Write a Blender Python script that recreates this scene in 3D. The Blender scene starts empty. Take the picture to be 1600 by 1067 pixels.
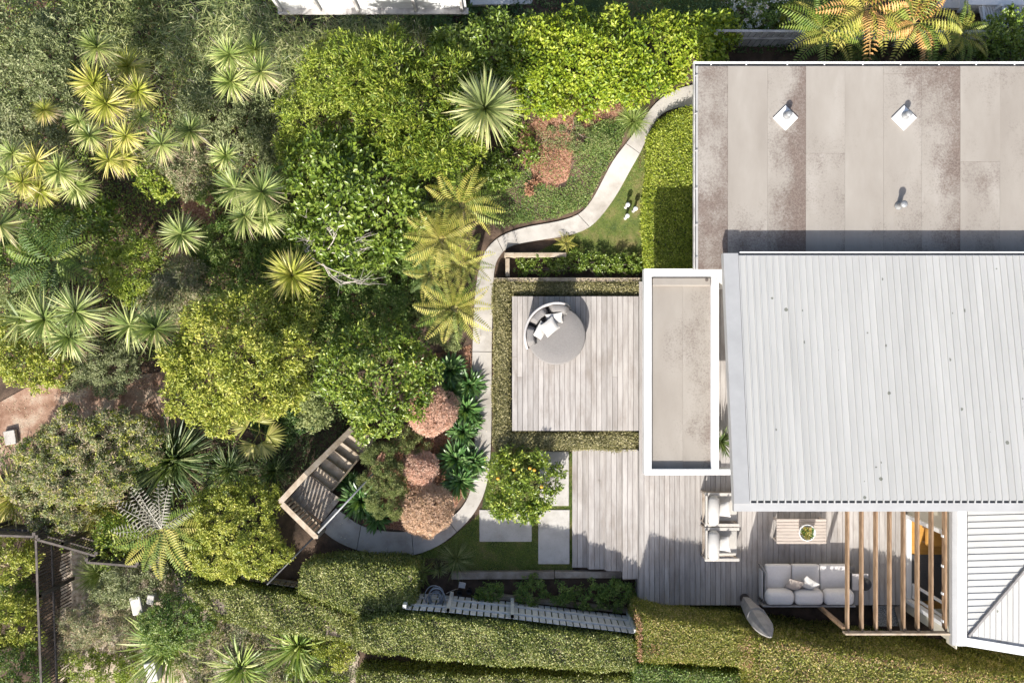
import bpy, bmesh, math, random
import numpy as np
from mathutils import Vector, Matrix

random.seed(7)
rng = np.random.default_rng(11)
sc = bpy.context.scene
COL = sc.collection
R = math.radians

# ------------------------------------------------------------------ camera, sky, sun, exposure
H = 22.0          # camera height above the deck (deck boards are at z = 0)
S = 0.0177        # metres per photo pixel at deck level
cam_d = bpy.data.cameras.new('camera')
cam_d.sensor_width = 36.0
cam_d.lens = 36.0 * H / (1600 * S)
cam_d.clip_end = 500
cam = bpy.data.objects.new('camera', cam_d)
cam.location = (0, 0, H)
COL.objects.link(cam)
sc.camera = cam

SUN_EL, SHADOW = R(37), Vector((0.27, 0.963))
world = bpy.data.worlds.new('World'); sc.world = world; world.use_nodes = True
wn = world.node_tree.nodes; wl = world.node_tree.links
sky = wn.new('ShaderNodeTexSky'); sky.sky_type = 'NISHITA'; sky.sun_disc = False
sky.sun_elevation = SUN_EL
sky.sun_rotation = math.atan2(-SHADOW.x, -SHADOW.y)
sky.dust_density = 3.0; sky.ozone_density = 1.0
bg = wn['Background']; bg.inputs['Strength'].default_value = 0.115
hs = wn.new('ShaderNodeHueSaturation'); hs.inputs['Saturation'].default_value = 0.92
wl.new(sky.outputs[0], hs.inputs['Color']); wl.new(hs.outputs[0], bg.inputs[0])
sun_d = bpy.data.lights.new('sun', 'SUN'); sun_d.energy = 4.5; sun_d.angle = R(0.6); sun_d.color = (1.0, 0.955, 0.875)
sun = bpy.data.objects.new('sun', sun_d); COL.objects.link(sun)
sd = Vector((SHADOW.x * math.cos(SUN_EL), SHADOW.y * math.cos(SUN_EL), -math.sin(SUN_EL)))
sun.rotation_euler = sd.to_track_quat('-Z', 'Y').to_euler()
sun.location = (-5, -20, 20)
vs = sc.view_settings
vs.view_transform = 'Standard'; vs.look = 'None'; vs.exposure = 0.87; vs.gamma = 1.0
sc.render.film_transparent = False
sc.cycles.max_bounces = 7; sc.cycles.diffuse_bounces = 3; sc.cycles.glossy_bounces = 2
sc.cycles.transmission_bounces = 4; sc.cycles.transparent_max_bounces = 4
sc.cycles.use_adaptive_sampling = True; sc.cycles.adaptive_threshold = 0.02

# ------------------------------------------------------------------ helpers
def P(px, py, z=0.0):
    k = S * (H - z) / H
    return Vector(((px - 800) * k, (533.5 - py) * k, z))

def tag(o, label=None, cat=None, group=None, kind=None):
    if label: o['label'] = label
    if cat: o['category'] = cat
    if group: o['group'] = group
    if kind: o['kind'] = kind
    return o

def link(o, parent=None):
    COL.objects.link(o)
    if parent is not None: o.parent = parent
    return o

def thing(name, label, cat, loc=(0, 0, 0), group=None, kind=None):
    o = bpy.data.objects.new(name, None); o.location = loc; o.empty_display_size = 0.1
    COL.objects.link(o)
    return tag(o, label, cat, group, kind)

def mesh_np(name, verts, tris, mat, parent=None, rnd=None, quads=None):
    """verts world coords; tris Nx3 (and/or quads Nx4)."""
    me = bpy.data.meshes.new(name)
    verts = np.asarray(verts, dtype=np.float32).reshape(-1, 3)
    if parent is not None: verts = verts - np.array(parent.location, dtype=np.float32)
    faces = np.asarray(tris if quads is None else quads, dtype=np.int32)
    n, k = faces.shape
    me.vertices.add(len(verts)); me.vertices.foreach_set('co', verts.ravel())
    me.loops.add(n * k); me.loops.foreach_set('vertex_index', faces.ravel())
    me.polygons.add(n); me.polygons.foreach_set('loop_start', np.arange(0, n * k, k, dtype=np.int32))
    if rnd is not None:
        a = me.attributes.new('rnd', 'FLOAT', 'FACE'); a.data.foreach_set('value', np.asarray(rnd, dtype=np.float32))
    me.materials.append(mat)
    me.update(calc_edges=True)
    o = bpy.data.objects.new(name, me)
    return link(o, parent)

class MB:
    """collects polygons, builds ONE mesh object."""
    def __init__(s): s.v = []; s.f = []
    def add(s, vs_, fs):
        n = len(s.v); s.v += [tuple(q) for q in vs_]; s.f += [tuple(i + n for i in f) for f in fs]; return s
    def box(s, c, d, M=None):
        x, y, z = d[0] / 2, d[1] / 2, d[2] / 2
        q = [Vector(p) for p in ((-x,-y,-z),(x,-y,-z),(x,y,-z),(-x,y,-z),(-x,-y,z),(x,-y,z),(x,y,z),(-x,y,z))]
        if M is not None: q = [M @ p for p in q]
        c = Vector(c)
        return s.add([p + c for p in q], [(0,3,2,1),(4,5,6,7),(0,1,5,4),(1,2,6,5),(2,3,7,6),(3,0,4,7)])
    def rbox(s, c, d, r=0.03, seg=2, M=None):
        bm = bmesh.new(); bmesh.ops.create_cube(bm, size=1.0)
        bmesh.ops.scale(bm, vec=d, verts=bm.verts)
        bmesh.ops.bevel(bm, geom=list(bm.edges) + list(bm.verts), offset=min(r, min(d) * 0.49), segments=seg, profile=0.5, affect='EDGES')
        bm.verts.index_update()
        c = Vector(c)
        s.add([((M @ v.co) if M is not None else v.co) + c for v in bm.verts], [[v.index for v in f.verts] for f in bm.faces])
        bm.free(); return s
    def prism(s, poly, z0, z1):
        """poly: list of (x,y) (+ optional per-vertex top z)."""
        n = len(poly)
        a = sum(poly[i][0]*poly[(i+1)%n][1] - poly[(i+1)%n][0]*poly[i][1] for i in range(n))
        if a < 0: poly = poly[::-1]
        bot = [(p[0], p[1], z0) for p in poly]; top = [(p[0], p[1], p[2] if len(p) > 2 else z1) for p in poly]
        return s.add(bot + top, [tuple(range(n))[::-1], tuple(range(n, 2*n))] + [(i, (i+1)%n, n+(i+1)%n, n+i) for i in range(n)])
    def bar(s, a, b, w, h, up=(0, 0, 1)):
        """beam from a to b; w across, h along up; a,b at the centre."""
        a, b = Vector(a), Vector(b); d = (b - a); L = d.length; d.normalize()
        side = d.cross(Vector(up)).normalized(); u = side.cross(d).normalized()
        M = Matrix((d, side, u)).transposed()
        return s.box((a + b) / 2, (L, w, h), M)
    def tube(s, pts, rad, n=7, cap=True):
        pts = [Vector(p) for p in pts]
        if not hasattr(rad, '__len__'): rad = [rad] * len(pts)
        vs_ = []; ref = Vector((0.3, 0.2, 1)).normalized()
        for i, p in enumerate(pts):
            d = (pts[min(i+1, len(pts)-1)] - pts[max(i-1, 0)]).normalized()
            a = d.cross(ref)
            if a.length < 1e-3: a = d.cross(Vector((1, 0, 0)))
            a.normalize(); b = d.cross(a)
            for k in range(n):
                t = 2*math.pi*k/n
                vs_.append(p + (a*math.cos(t) + b*math.sin(t)) * rad[i])
        fs = [(i*n+k, i*n+(k+1)%n, (i+1)*n+(k+1)%n, (i+1)*n+k) for i in range(len(pts)-1) for k in range(n)]
        if cap: fs += [tuple(range(n))[::-1], tuple((len(pts)-1)*n+k for k in range(n))]
        return s.add(vs_, fs)
    def lathe(s, c, prof, n=24):
        c = Vector(c); vs_ = []
        for r_, z in prof:
            for k in range(n):
                t = 2*math.pi*k/n; vs_.append(c + Vector((r_*math.cos(t), r_*math.sin(t), z)))
        m = len(prof)
        fs = [(i*n+k, i*n+(k+1)%n, (i+1)*n+(k+1)%n, (i+1)*n+k) for i in range(m-1) for k in range(n)]
        fs += [tuple(range(n))[::-1], tuple((m-1)*n+k for k in range(n))]
        return s.add(vs_, fs)
    def build(s, name, mat, parent=None, smooth=False):
        me = bpy.data.meshes.new(name)
        off = Vector(parent.location) if parent is not None else Vector()
        p = parent
        while p is not None and p.parent is not None:
            p = p.parent; off = off + Vector(p.location)
        me.from_pydata([tuple(Vector(q) - off) for q in s.v], [], s.f)
        if smooth: me.polygons.foreach_set('use_smooth', [True]*len(me.polygons))
        me.materials.append(mat); me.update()
        return link(bpy.data.objects.new(name, me), parent)

def pillow(c, w, d, h, M=None, n=9):
    """a stuffed square cushion with pinched corners."""
    vs_ = []; fs = []
    for sgn in (1, -1):
        o = len(vs_)
        for i in range(n):
            for j in range(n):
                u, v = -1 + 2*i/(n-1), -1 + 2*j/(n-1)
                pin = 1 - 0.07*(1-abs(u)**2)*abs(v)**3; pin2 = 1 - 0.07*(1-abs(v)**2)*abs(u)**3
                t = ((1-abs(u)**2.6)*(1-abs(v)**2.6))**0.55
                q = Vector((u*w/2*pin2, v*d/2*pin, sgn*h/2*t))
                vs_.append((M @ q if M is not None else q) + Vector(c))
        for i in range(n-1):
            for j in range(n-1):
                f = (o+i*n+j, o+(i+1)*n+j, o+(i+1)*n+j+1, o+i*n+j+1)
                fs.append(f if sgn > 0 else f[::-1])
    return MB().add(vs_, fs)

# ------------------------------------------------------------------ materials
def nodes_of(name):
    m = bpy.data.materials.new(name); m.use_nodes = True
    nt = m.node_tree; b = nt.nodes['Principled BSDF']
    return m, nt, nt.nodes, nt.links, b

def math_n(n, l, op, a, b=None, clamp=False):
    q = n.new('ShaderNodeMath'); q.operation = op; q.use_clamp = clamp
    for i, v in enumerate((a, b)):
        if v is None: continue
        if isinstance(v, (int, float)): q.inputs[i].default_value = v
        else: l.new(v, q.inputs[i])
    return q.outputs[0]

def mixc(n, l, fac, a, b, mode='MIX'):
    q = n.new('ShaderNodeMix'); q.data_type = 'RGBA'; q.blend_type = mode
    if isinstance(fac, (int, float)): q.inputs[0].default_value = fac
    else: l.new(fac, q.inputs[0])
    for i, v in ((6, a), (7, b)):
        if isinstance(v, tuple): q.inputs[i].default_value = (*v[:3], 1)
        else: l.new(v, q.inputs[i])
    return q.outputs[2]

def wpos(n, l, stretch=(1, 1, 1), objrand=True):
    g = n.new('ShaderNodeNewGeometry'); mp = n.new('ShaderNodeMapping')
    mp.inputs['Scale'].default_value = stretch
    l.new(g.outputs['Position'], mp.inputs['Vector'])
    if objrand:
        oi = n.new('ShaderNodeObjectInfo'); v = n.new('ShaderNodeVectorMath'); v.operation = 'SCALE'
        v.inputs[0].default_value = (37, 53, 29); l.new(oi.outputs['Random'], v.inputs['Scale'])
        l.new(v.outputs[0], mp.inputs['Location'])
    return mp.outputs[0]

def noise(n, l, vec, scale, detail=4, rough=0.55):
    q = n.new('ShaderNodeTexNoise'); q.inputs['Scale'].default_value = scale
    q.inputs['Detail'].default_value = detail; q.inputs['Roughness'].default_value = rough
    l.new(vec, q.inputs['Vector']); return q.outputs[0]

def ramp(n, l, fac, stops):
    q = n.new('ShaderNodeValToRGB'); e = q.color_ramp.elements
    while len(e) < len(stops): e.new(0.5)
    for i, (p, c) in enumerate(stops):
        e[i].position = p; e[i].color = (*c, 1) if len(c) == 3 else c
    l.new(fac, q.inputs[0]); return q.outputs[0]

def mat(name, c1, c2, scale=4, rough=0.8, bump=0.15, bscale=None, stretch=(1,1,1), rand=0.0, c3=None, objrand=True, metallic=0.0, spec=0.4, lo=0.35, hi=0.65):
    m, nt, n, l, b = nodes_of(name)
    v = wpos(n, l, stretch, objrand)
    stops = [(lo, c1), (hi, c2)] if c3 is None else [(lo, c1), ((lo+hi)/2, c2), (hi, c3)]
    c = ramp(n, l, noise(n, l, v, scale, 6, 0.6), stops)
    if rand > 0:
        oi = n.new('ShaderNodeObjectInfo')
        hsv = n.new('ShaderNodeHueSaturation')
        mr = n.new('ShaderNodeMapRange'); mr.inputs[3].default_value = 1 - rand; mr.inputs[4].default_value = 1 + rand
        l.new(oi.outputs['Random'], mr.inputs[0]); l.new(mr.outputs[0], hsv.inputs['Value']); l.new(c, hsv.inputs['Color'])
        c = hsv.outputs[0]
    l.new(c, b.inputs['Base Color']); b.inputs['Roughness'].default_value = rough
    b.inputs['Metallic'].default_value = metallic; b.inputs['Specular IOR Level'].default_value = spec
    if bump:
        bp = n.new('ShaderNodeBump'); bp.inputs['Strength'].default_value = bump; bp.inputs['Distance'].default_value = 0.02
        l.new(noise(n, l, v, bscale or scale*6, 5, 0.65), bp.inputs['Height']); l.new(bp.outputs[0], b.inputs['Normal'])
    return m

GAIN = 1.5
def leafmat(name, stops, rough=0.45, trans=0.26, spec=0.5, patch=0.25):
    """per-leaf colour from the face attribute rnd, slow drift from plant to plant."""
    m, nt, n, l, b = nodes_of(name)
    at = n.new('ShaderNodeAttribute'); at.attribute_name = 'rnd'
    v = wpos(n, l, (1, 1, 1), False)
    f = math_n(n, l, 'ADD', at.outputs['Fac'], math_n(n, l, 'MULTIPLY', math_n(n, l, 'SUBTRACT', noise(n, l, v, 1.1, 2), 0.5), patch * 3), True)
    stops = [tuple(min(.8, max(.004, q*1.06-(.3*s[0]+.6*s[1]+.1*s[2])*.06)*GAIN) for q in s) for s in stops]; k = len(stops)
    c = ramp(n, l, f, [(i/(k-1), s) for i, s in enumerate(stops)])
    l.new(c, b.inputs['Base Color']); b.inputs['Roughness'].default_value = rough; b.inputs['Specular IOR Level'].default_value = spec
    tr = n.new('ShaderNodeBsdfTranslucent'); l.new(mixc(n, l, 0.35, c, (0.35, 0.45, 0.04)), tr.inputs[0])
    mx = n.new('ShaderNodeMixShader'); mx.inputs[0].default_value = trans
    l.new(b.outputs[0], mx.inputs[1]); l.new(tr.outputs[0], mx.inputs[2])
    l.new(mx.outputs[0], n['Material Output'].inputs[0])
    return m

M = {}
M['soil'] = mat('soil', (0.035, 0.024, 0.017), (0.09, 0.06, 0.042), 3, 0.95, 0.6, 25, c3=(0.15, 0.10, 0.07), objrand=False, lo=0.3, hi=0.75)
M['mulch'] = mat('bark_mulch', (0.13, 0.06, 0.035), (0.30, 0.155, 0.10), 22, 0.95, 0.8, 60, c3=(0.42, 0.26, 0.19), objrand=False)
M['litter'] = mat('dry_litter', (0.22, 0.16, 0.12), (0.42, 0.34, 0.27), 9, 0.95, 0.6, 50, c3=(0.55, 0.47, 0.39), objrand=False)
M['dirt'] = mat('dirt_path', (0.20, 0.11, 0.07), (0.33, 0.21, 0.15), 2.2, 0.95, 0.4, 30, c3=(0.42, 0.33, 0.25), objrand=False)
M['turf'] = mat('turf', (0.04, 0.065, 0.016), (0.085, 0.11, 0.024), 1.6, 0.9, 0.5, 60, c3=(0.17, 0.14, 0.06), objrand=False)
M['concrete'] = mat('concrete', (0.32, 0.295, 0.265), (0.41, 0.385, 0.355), 1.1, 0.85, 0.12, 40, rand=0.04, c3=(0.46, 0.435, 0.40))
M['paver'] = mat('paver_stone', (0.40, 0.38, 0.355), (0.45, 0.43, 0.405), 2.5, 0.85, 0.12, 45, rand=0.04, c3=(0.49, 0.47, 0.445))
M['deck'] = mat('weathered_deck', (0.275, 0.252, 0.236), (0.335, 0.312, 0.296), 2.2, 0.75, 0.2, 12, stretch=(3.5, 0.5, 1), rand=0.15, c3=(0.385, 0.362, 0.346))
def add_stain(m, col, scale, lo, hi, amt, stretch=(1, 1, 1)):
    n, l = m.node_tree.nodes, m.node_tree.links; b = n['Principled BSDF']; src = b.inputs['Base Color'].links[0].from_socket
    mr = n.new('ShaderNodeMapRange'); mr.inputs[1].default_value = lo; mr.inputs[2].default_value = hi; mr.inputs[4].default_value = amt
    l.new(noise(n, l, wpos(n, l, stretch, False), scale, 6, .65), mr.inputs[0]); l.new(mixc(n, l, mr.outputs[0], src, col), b.inputs['Base Color'])
add_stain(M['deck'], (0.15, 0.115, 0.085), .8, .52, .75, .55, (1.6, .8, 1)); add_stain(M['deck'], (0.08, 0.065, 0.055), 5, .66, .78, .5)
add_stain(M['concrete'], (0.15, 0.125, 0.10), 1.3, .52, .75, .6); add_stain(M['paver'], (0.20, 0.18, 0.15), 2.2, .5, .75, .5)
M['timber_grey'] = mat('grey_timber', (0.20, 0.16, 0.125), (0.28, 0.235, 0.195), 4, 0.8, 0.3, 14, stretch=(1, 1, 6), rand=0.12, c3=(0.35, 0.31, 0.265))
M['timber_pale'] = mat('pale_timber', (0.31, 0.235, 0.165), (0.40, 0.325, 0.24), 5, 0.7, 0.25, 18, rand=0.1, c3=(0.46, 0.39, 0.31))
M['cedar'] = mat('pergola_timber', (0.17, 0.105, 0.06), (0.245, 0.16, 0.095), 3, 0.55, 0.15, 16, stretch=(10, 1, 4), rand=0.12, c3=(0.31, 0.215, 0.14))
M['white'] = mat('white_paint', (0.62, 0.62, 0.62), (0.70, 0.70, 0.70), 2, 0.45, 0.03, 30, lo=0.3, hi=0.6)
M['white_dirty'] = mat('weathered_white_paint', (0.30, 0.28, 0.27), (0.45, 0.435, 0.42), 3, 0.6, 0.08, 30, rand=0.06, c3=(0.52, 0.505, 0.49))
M['cream'] = mat('cream_cladding', (0.46, 0.43, 0.35), (0.52, 0.49, 0.41), 3, 0.6, 0.05, 30, rand=0.03)
M['dark_metal'] = mat('dark_metal', (0.03, 0.032, 0.036), (0.05, 0.052, 0.056), 6, 0.45, 0.05, 30)
M['grey_fence'] = mat('grey_paint', (0.50, 0.50, 0.495), (0.56, 0.56, 0.555), 5, 0.6, 0.1, 30, rand=0.1, c3=(0.62, 0.62, 0.61))
M['charcoal'] = mat('charcoal_timber', (0.06, 0.05, 0.045), (0.12, 0.098, 0.085), 5, 0.7, 0.2, 20, rand=0.2)
M['steel'] = mat('galvanised_steel', (0.24, 0.245, 0.25), (0.32, 0.325, 0.33), 8, 0.45, 0.03, 30, metallic=0.3)
M['fabric_grey'] = mat('grey_fabric', (0.175, 0.165, 0.16), (0.215, 0.205, 0.20), 30, 0.9, 0.25, 220, lo=0.3, hi=0.7)
M['fabric_light'] = mat('light_grey_fabric', (0.42, 0.395, 0.385), (0.47, 0.445, 0.435), 20, 0.9, 0.2, 200, lo=0.3, hi=0.7)
M['fabric_sofa'] = mat('sofa_fabric', (0.60, 0.575, 0.56), (0.66, 0.635, 0.62), 20, 0.9, 0.2, 200, lo=0.3, hi=0.7)
M['fabric_white'] = mat('white_fabric', (0.42, 0.41, 0.395), (0.47, 0.46, 0.445), 12, 0.9, 0.25, 30, lo=0.3, hi=0.7)
M['fabric_cream'] = mat('cream_fabric', (0.39, 0.37, 0.34), (0.44, 0.42, 0.39), 12, 0.9, 0.2, 60, lo=0.3, hi=0.7)
M['fabric_taupe'] = mat('taupe_fabric', (0.33, 0.28, 0.25), (0.40, 0.35, 0.31), 30, 0.9, 0.25, 200)
M['canvas'] = mat('grey_canvas', (0.20, 0.19, 0.19), (0.27, 0.26, 0.255), 6, 0.7, 0.2, 20)
M['teak'] = mat('table_slat', (0.35, 0.30, 0.265), (0.42, 0.37, 0.33), 5, 0.7, 0.15, 20, stretch=(1, 8, 1), rand=0.06)
M['ochre'] = mat('ochre_floor', (0.45, 0.23, 0.055), (0.56, 0.30, 0.075), 2, 0.4, 0.05, 20, stretch=(1, 6, 1))
M['rug'] = mat('dark_rug', (0.07, 0.07, 0.075), (0.11, 0.11, 0.115), 40, 0.95, 0.3, 150)
M['black'] = mat('black_plastic', (0.012, 0.012, 0.014), (0.025, 0.025, 0.027), 6, 0.5, 0.05, 30)
M['rubber'] = mat('grey_blue_rubber', (0.15, 0.17, 0.20), (0.22, 0.24, 0.27), 6, 0.5, 0.05, 30)
M['bark'] = mat('bark', (0.10, 0.075, 0.055), (0.22, 0.175, 0.14), 8, 0.9, 0.5, 30, stretch=(1, 1, 0.4))
M['bark_pale'] = mat('pale_bark', (0.32, 0.28, 0.24), (0.50, 0.45, 0.40), 8, 0.9, 0.4, 30)
M['terracotta'] = mat('rust_edge', (0.30, 0.12, 0.05), (0.45, 0.2, 0.09), 10, 0.9, 0.5, 60)
M['pebble'] = mat('pebbles', (0.03, 0.03, 0.03), (0.5, 0.49, 0.47), 45, 0.8, 0.9, 45)
M['orange'] = mat('orange_peel', (0.65, 0.30, 0.03), (0.72, 0.40, 0.06), 8, 0.45, 0.1, 90)
M['wall'] = mat('house_wall', (0.55, 0.53, 0.5), (0.62, 0.6, 0.57), 3, 0.7, 0.05, 30)
M['stone_white'] = mat('white_stone', (0.46, 0.43, 0.39), (0.56, 0.54, 0.51), 3, 0.85, 0.2, 30)

# glass for the open slider
def glassmat():
    m, nt, n, l, b = nodes_of('window_glass')
    b.inputs['Base Color'].default_value = (0.8, 0.85, 0.86, 1); b.inputs['Roughness'].default_value = 0.03
    b.inputs['Transmission Weight'].default_value = 1.0; b.inputs['IOR'].default_value = 1.1
    return m
M['glass'] = glassmat()

# membrane roof: lichen stains, amount and bias set on each panel
def membranemat():
    m, nt, n, l, b = nodes_of('roof_membrane')
    v = wpos(n, l, (1, 1, 1), True)
    base = ramp(n, l, noise(n, l, wpos(n, l, (1, 0.35, 1), True), 1.1, 5, 0.6), [(0.3, (0.25, 0.225, 0.198)), (0.55, (0.295, 0.27, 0.24)), (0.75, (0.34, 0.315, 0.285))])
    st = n.new('ShaderNodeAttribute'); st.attribute_type = 'OBJECT'; st.attribute_name = 'stain'
    bi = n.new('ShaderNodeAttribute'); bi.attribute_type = 'OBJECT'; bi.attribute_name = 'bias'
    tc = n.new('ShaderNodeTexCoord'); sp = n.new('ShaderNodeSeparateXYZ'); l.new(tc.outputs['Generated'], sp.inputs[0])
    big = noise(n, l, wpos(n, l, (1, .7, 1), False), .75, 5, 0.68); fine = noise(n, l, v, 22, 8, 0.85)
    e = math_n(n, l, 'ADD', math_n(n, l, 'MULTIPLY', math_n(n, l, 'POWER', sp.outputs['X'], 2.2), bi.outputs['Fac']), st.outputs['Fac'])
    lw = n.new('ShaderNodeAttribute'); lw.attribute_type = 'OBJECT'; lw.attribute_name = 'low'
    my = n.new('ShaderNodeMapRange'); my.interpolation_type = 'SMOOTHSTEP'; my.inputs[1].default_value = 0.42; my.inputs[2].default_value = 0.30; l.new(sp.outputs['Y'], my.inputs[0])
    e = math_n(n, l, 'ADD', e, math_n(n, l, 'MULTIPLY', my.outputs[0], lw.outputs['Fac']))
    e = math_n(n, l, 'ADD', e, math_n(n, l, 'MULTIPLY', math_n(n, l, 'SUBTRACT', big, 0.48), 2.1))
    e = math_n(n, l, 'MINIMUM', e, 0.75)
    f = math_n(n, l, 'ADD', fine, math_n(n, l, 'MULTIPLY', e, 0.42))
    mr = n.new('ShaderNodeMapRange'); mr.interpolation_type = 'SMOOTHSTEP'; mr.inputs[1].default_value = 0.56; mr.inputs[2].default_value = 0.92
    l.new(f, mr.inputs[0])
    c = mixc(n, l, math_n(n, l, 'MULTIPLY', mr.outputs[0], 0.85), base, (0.075, 0.05, 0.042))
    mr2 = n.new('ShaderNodeMapRange'); mr2.inputs[1].default_value = 0.35; mr2.inputs[2].default_value = 0.9; l.new(e, mr2.inputs[0])
    c = mixc(n, l, math_n(n, l, 'MULTIPLY', math_n(n, l, 'MULTIPLY', mr2.outputs[0], noise(n, l, v, 3.5, 5, .7)), 0.7), c, (0.20, 0.145, 0.12))
    l.new(c, b.inputs['Base Color']); b.inputs['Roughness'].default_value = 0.9; b.inputs['Specular IOR Level'].default_value = 0.2
    bp = n.new('ShaderNodeBump'); bp.inputs['Strength'].default_value = 0.15; bp.inputs['Distance'].default_value = 0.01
    l.new(fine, bp.inputs['Height']); l.new(bp.outputs[0], b.inputs['Normal'])
    return m
M['membrane'] = membranemat()

# painted steel trays with a few lichen specks
def traymat():
    m, nt, n, l, b = nodes_of('roof_steel')
    v = wpos(n, l, (1, 1, 1), False)
    c = ramp(n, l, noise(n, l, wpos(n, l, (1.5, 0.25, 1), True), 1.5, 5), [(0.3, (0.40, 0.40, 0.39)), (0.7, (0.46, 0.46, 0.45))])
    vo = n.new('ShaderNodeTexVoronoi'); vo.inputs['Scale'].default_value = 2.6; l.new(v, vo.inputs['Vector'])
    vs2 = n.new('ShaderNodeSeparateColor'); l.new(vo.outputs['Color'], vs2.inputs[0])
    sz = math_n(n, l, 'ADD', math_n(n, l, 'MULTIPLY', math_n(n, l, 'GREATER_THAN', vs2.outputs[0], 0.5), math_n(n, l, 'MULTIPLY', vs2.outputs[1], 0.15)), 0.0)
    d = math_n(n, l, 'ADD', vo.outputs['Distance'], math_n(n, l, 'MULTIPLY', noise(n, l, v, 30, 3), 0.05))
    sp = math_n(n, l, 'LESS_THAN', d, math_n(n, l, 'SUBTRACT', sz, 0.0))
    c = mixc(n, l, math_n(n, l, 'MULTIPLY', sp, 0.75), c, (0.09, 0.10, 0.07))
    oi = n.new('ShaderNodeObjectInfo'); hsv = n.new('ShaderNodeHueSaturation')
    mr = n.new('ShaderNodeMapRange'); mr.inputs[3].default_value = 0.97; mr.inputs[4].default_value = 1.03
    l.new(oi.outputs['Random'], mr.inputs[0]); l.new(mr.outputs[0], hsv.inputs['Value']); l.new(c, hsv.inputs['Color'])
    l.new(hsv.outputs[0], b.inputs['Base Color']); b.inputs['Roughness'].default_value = 0.5; b.inputs['Specular IOR Level'].default_value = 0.3
    return m
M['tray'] = traymat()
M['flashing'] = mat('grey_flashing', (0.34, 0.34, 0.34), (0.385, 0.385, 0.385), 2, 0.5, 0.02, 30)

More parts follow.
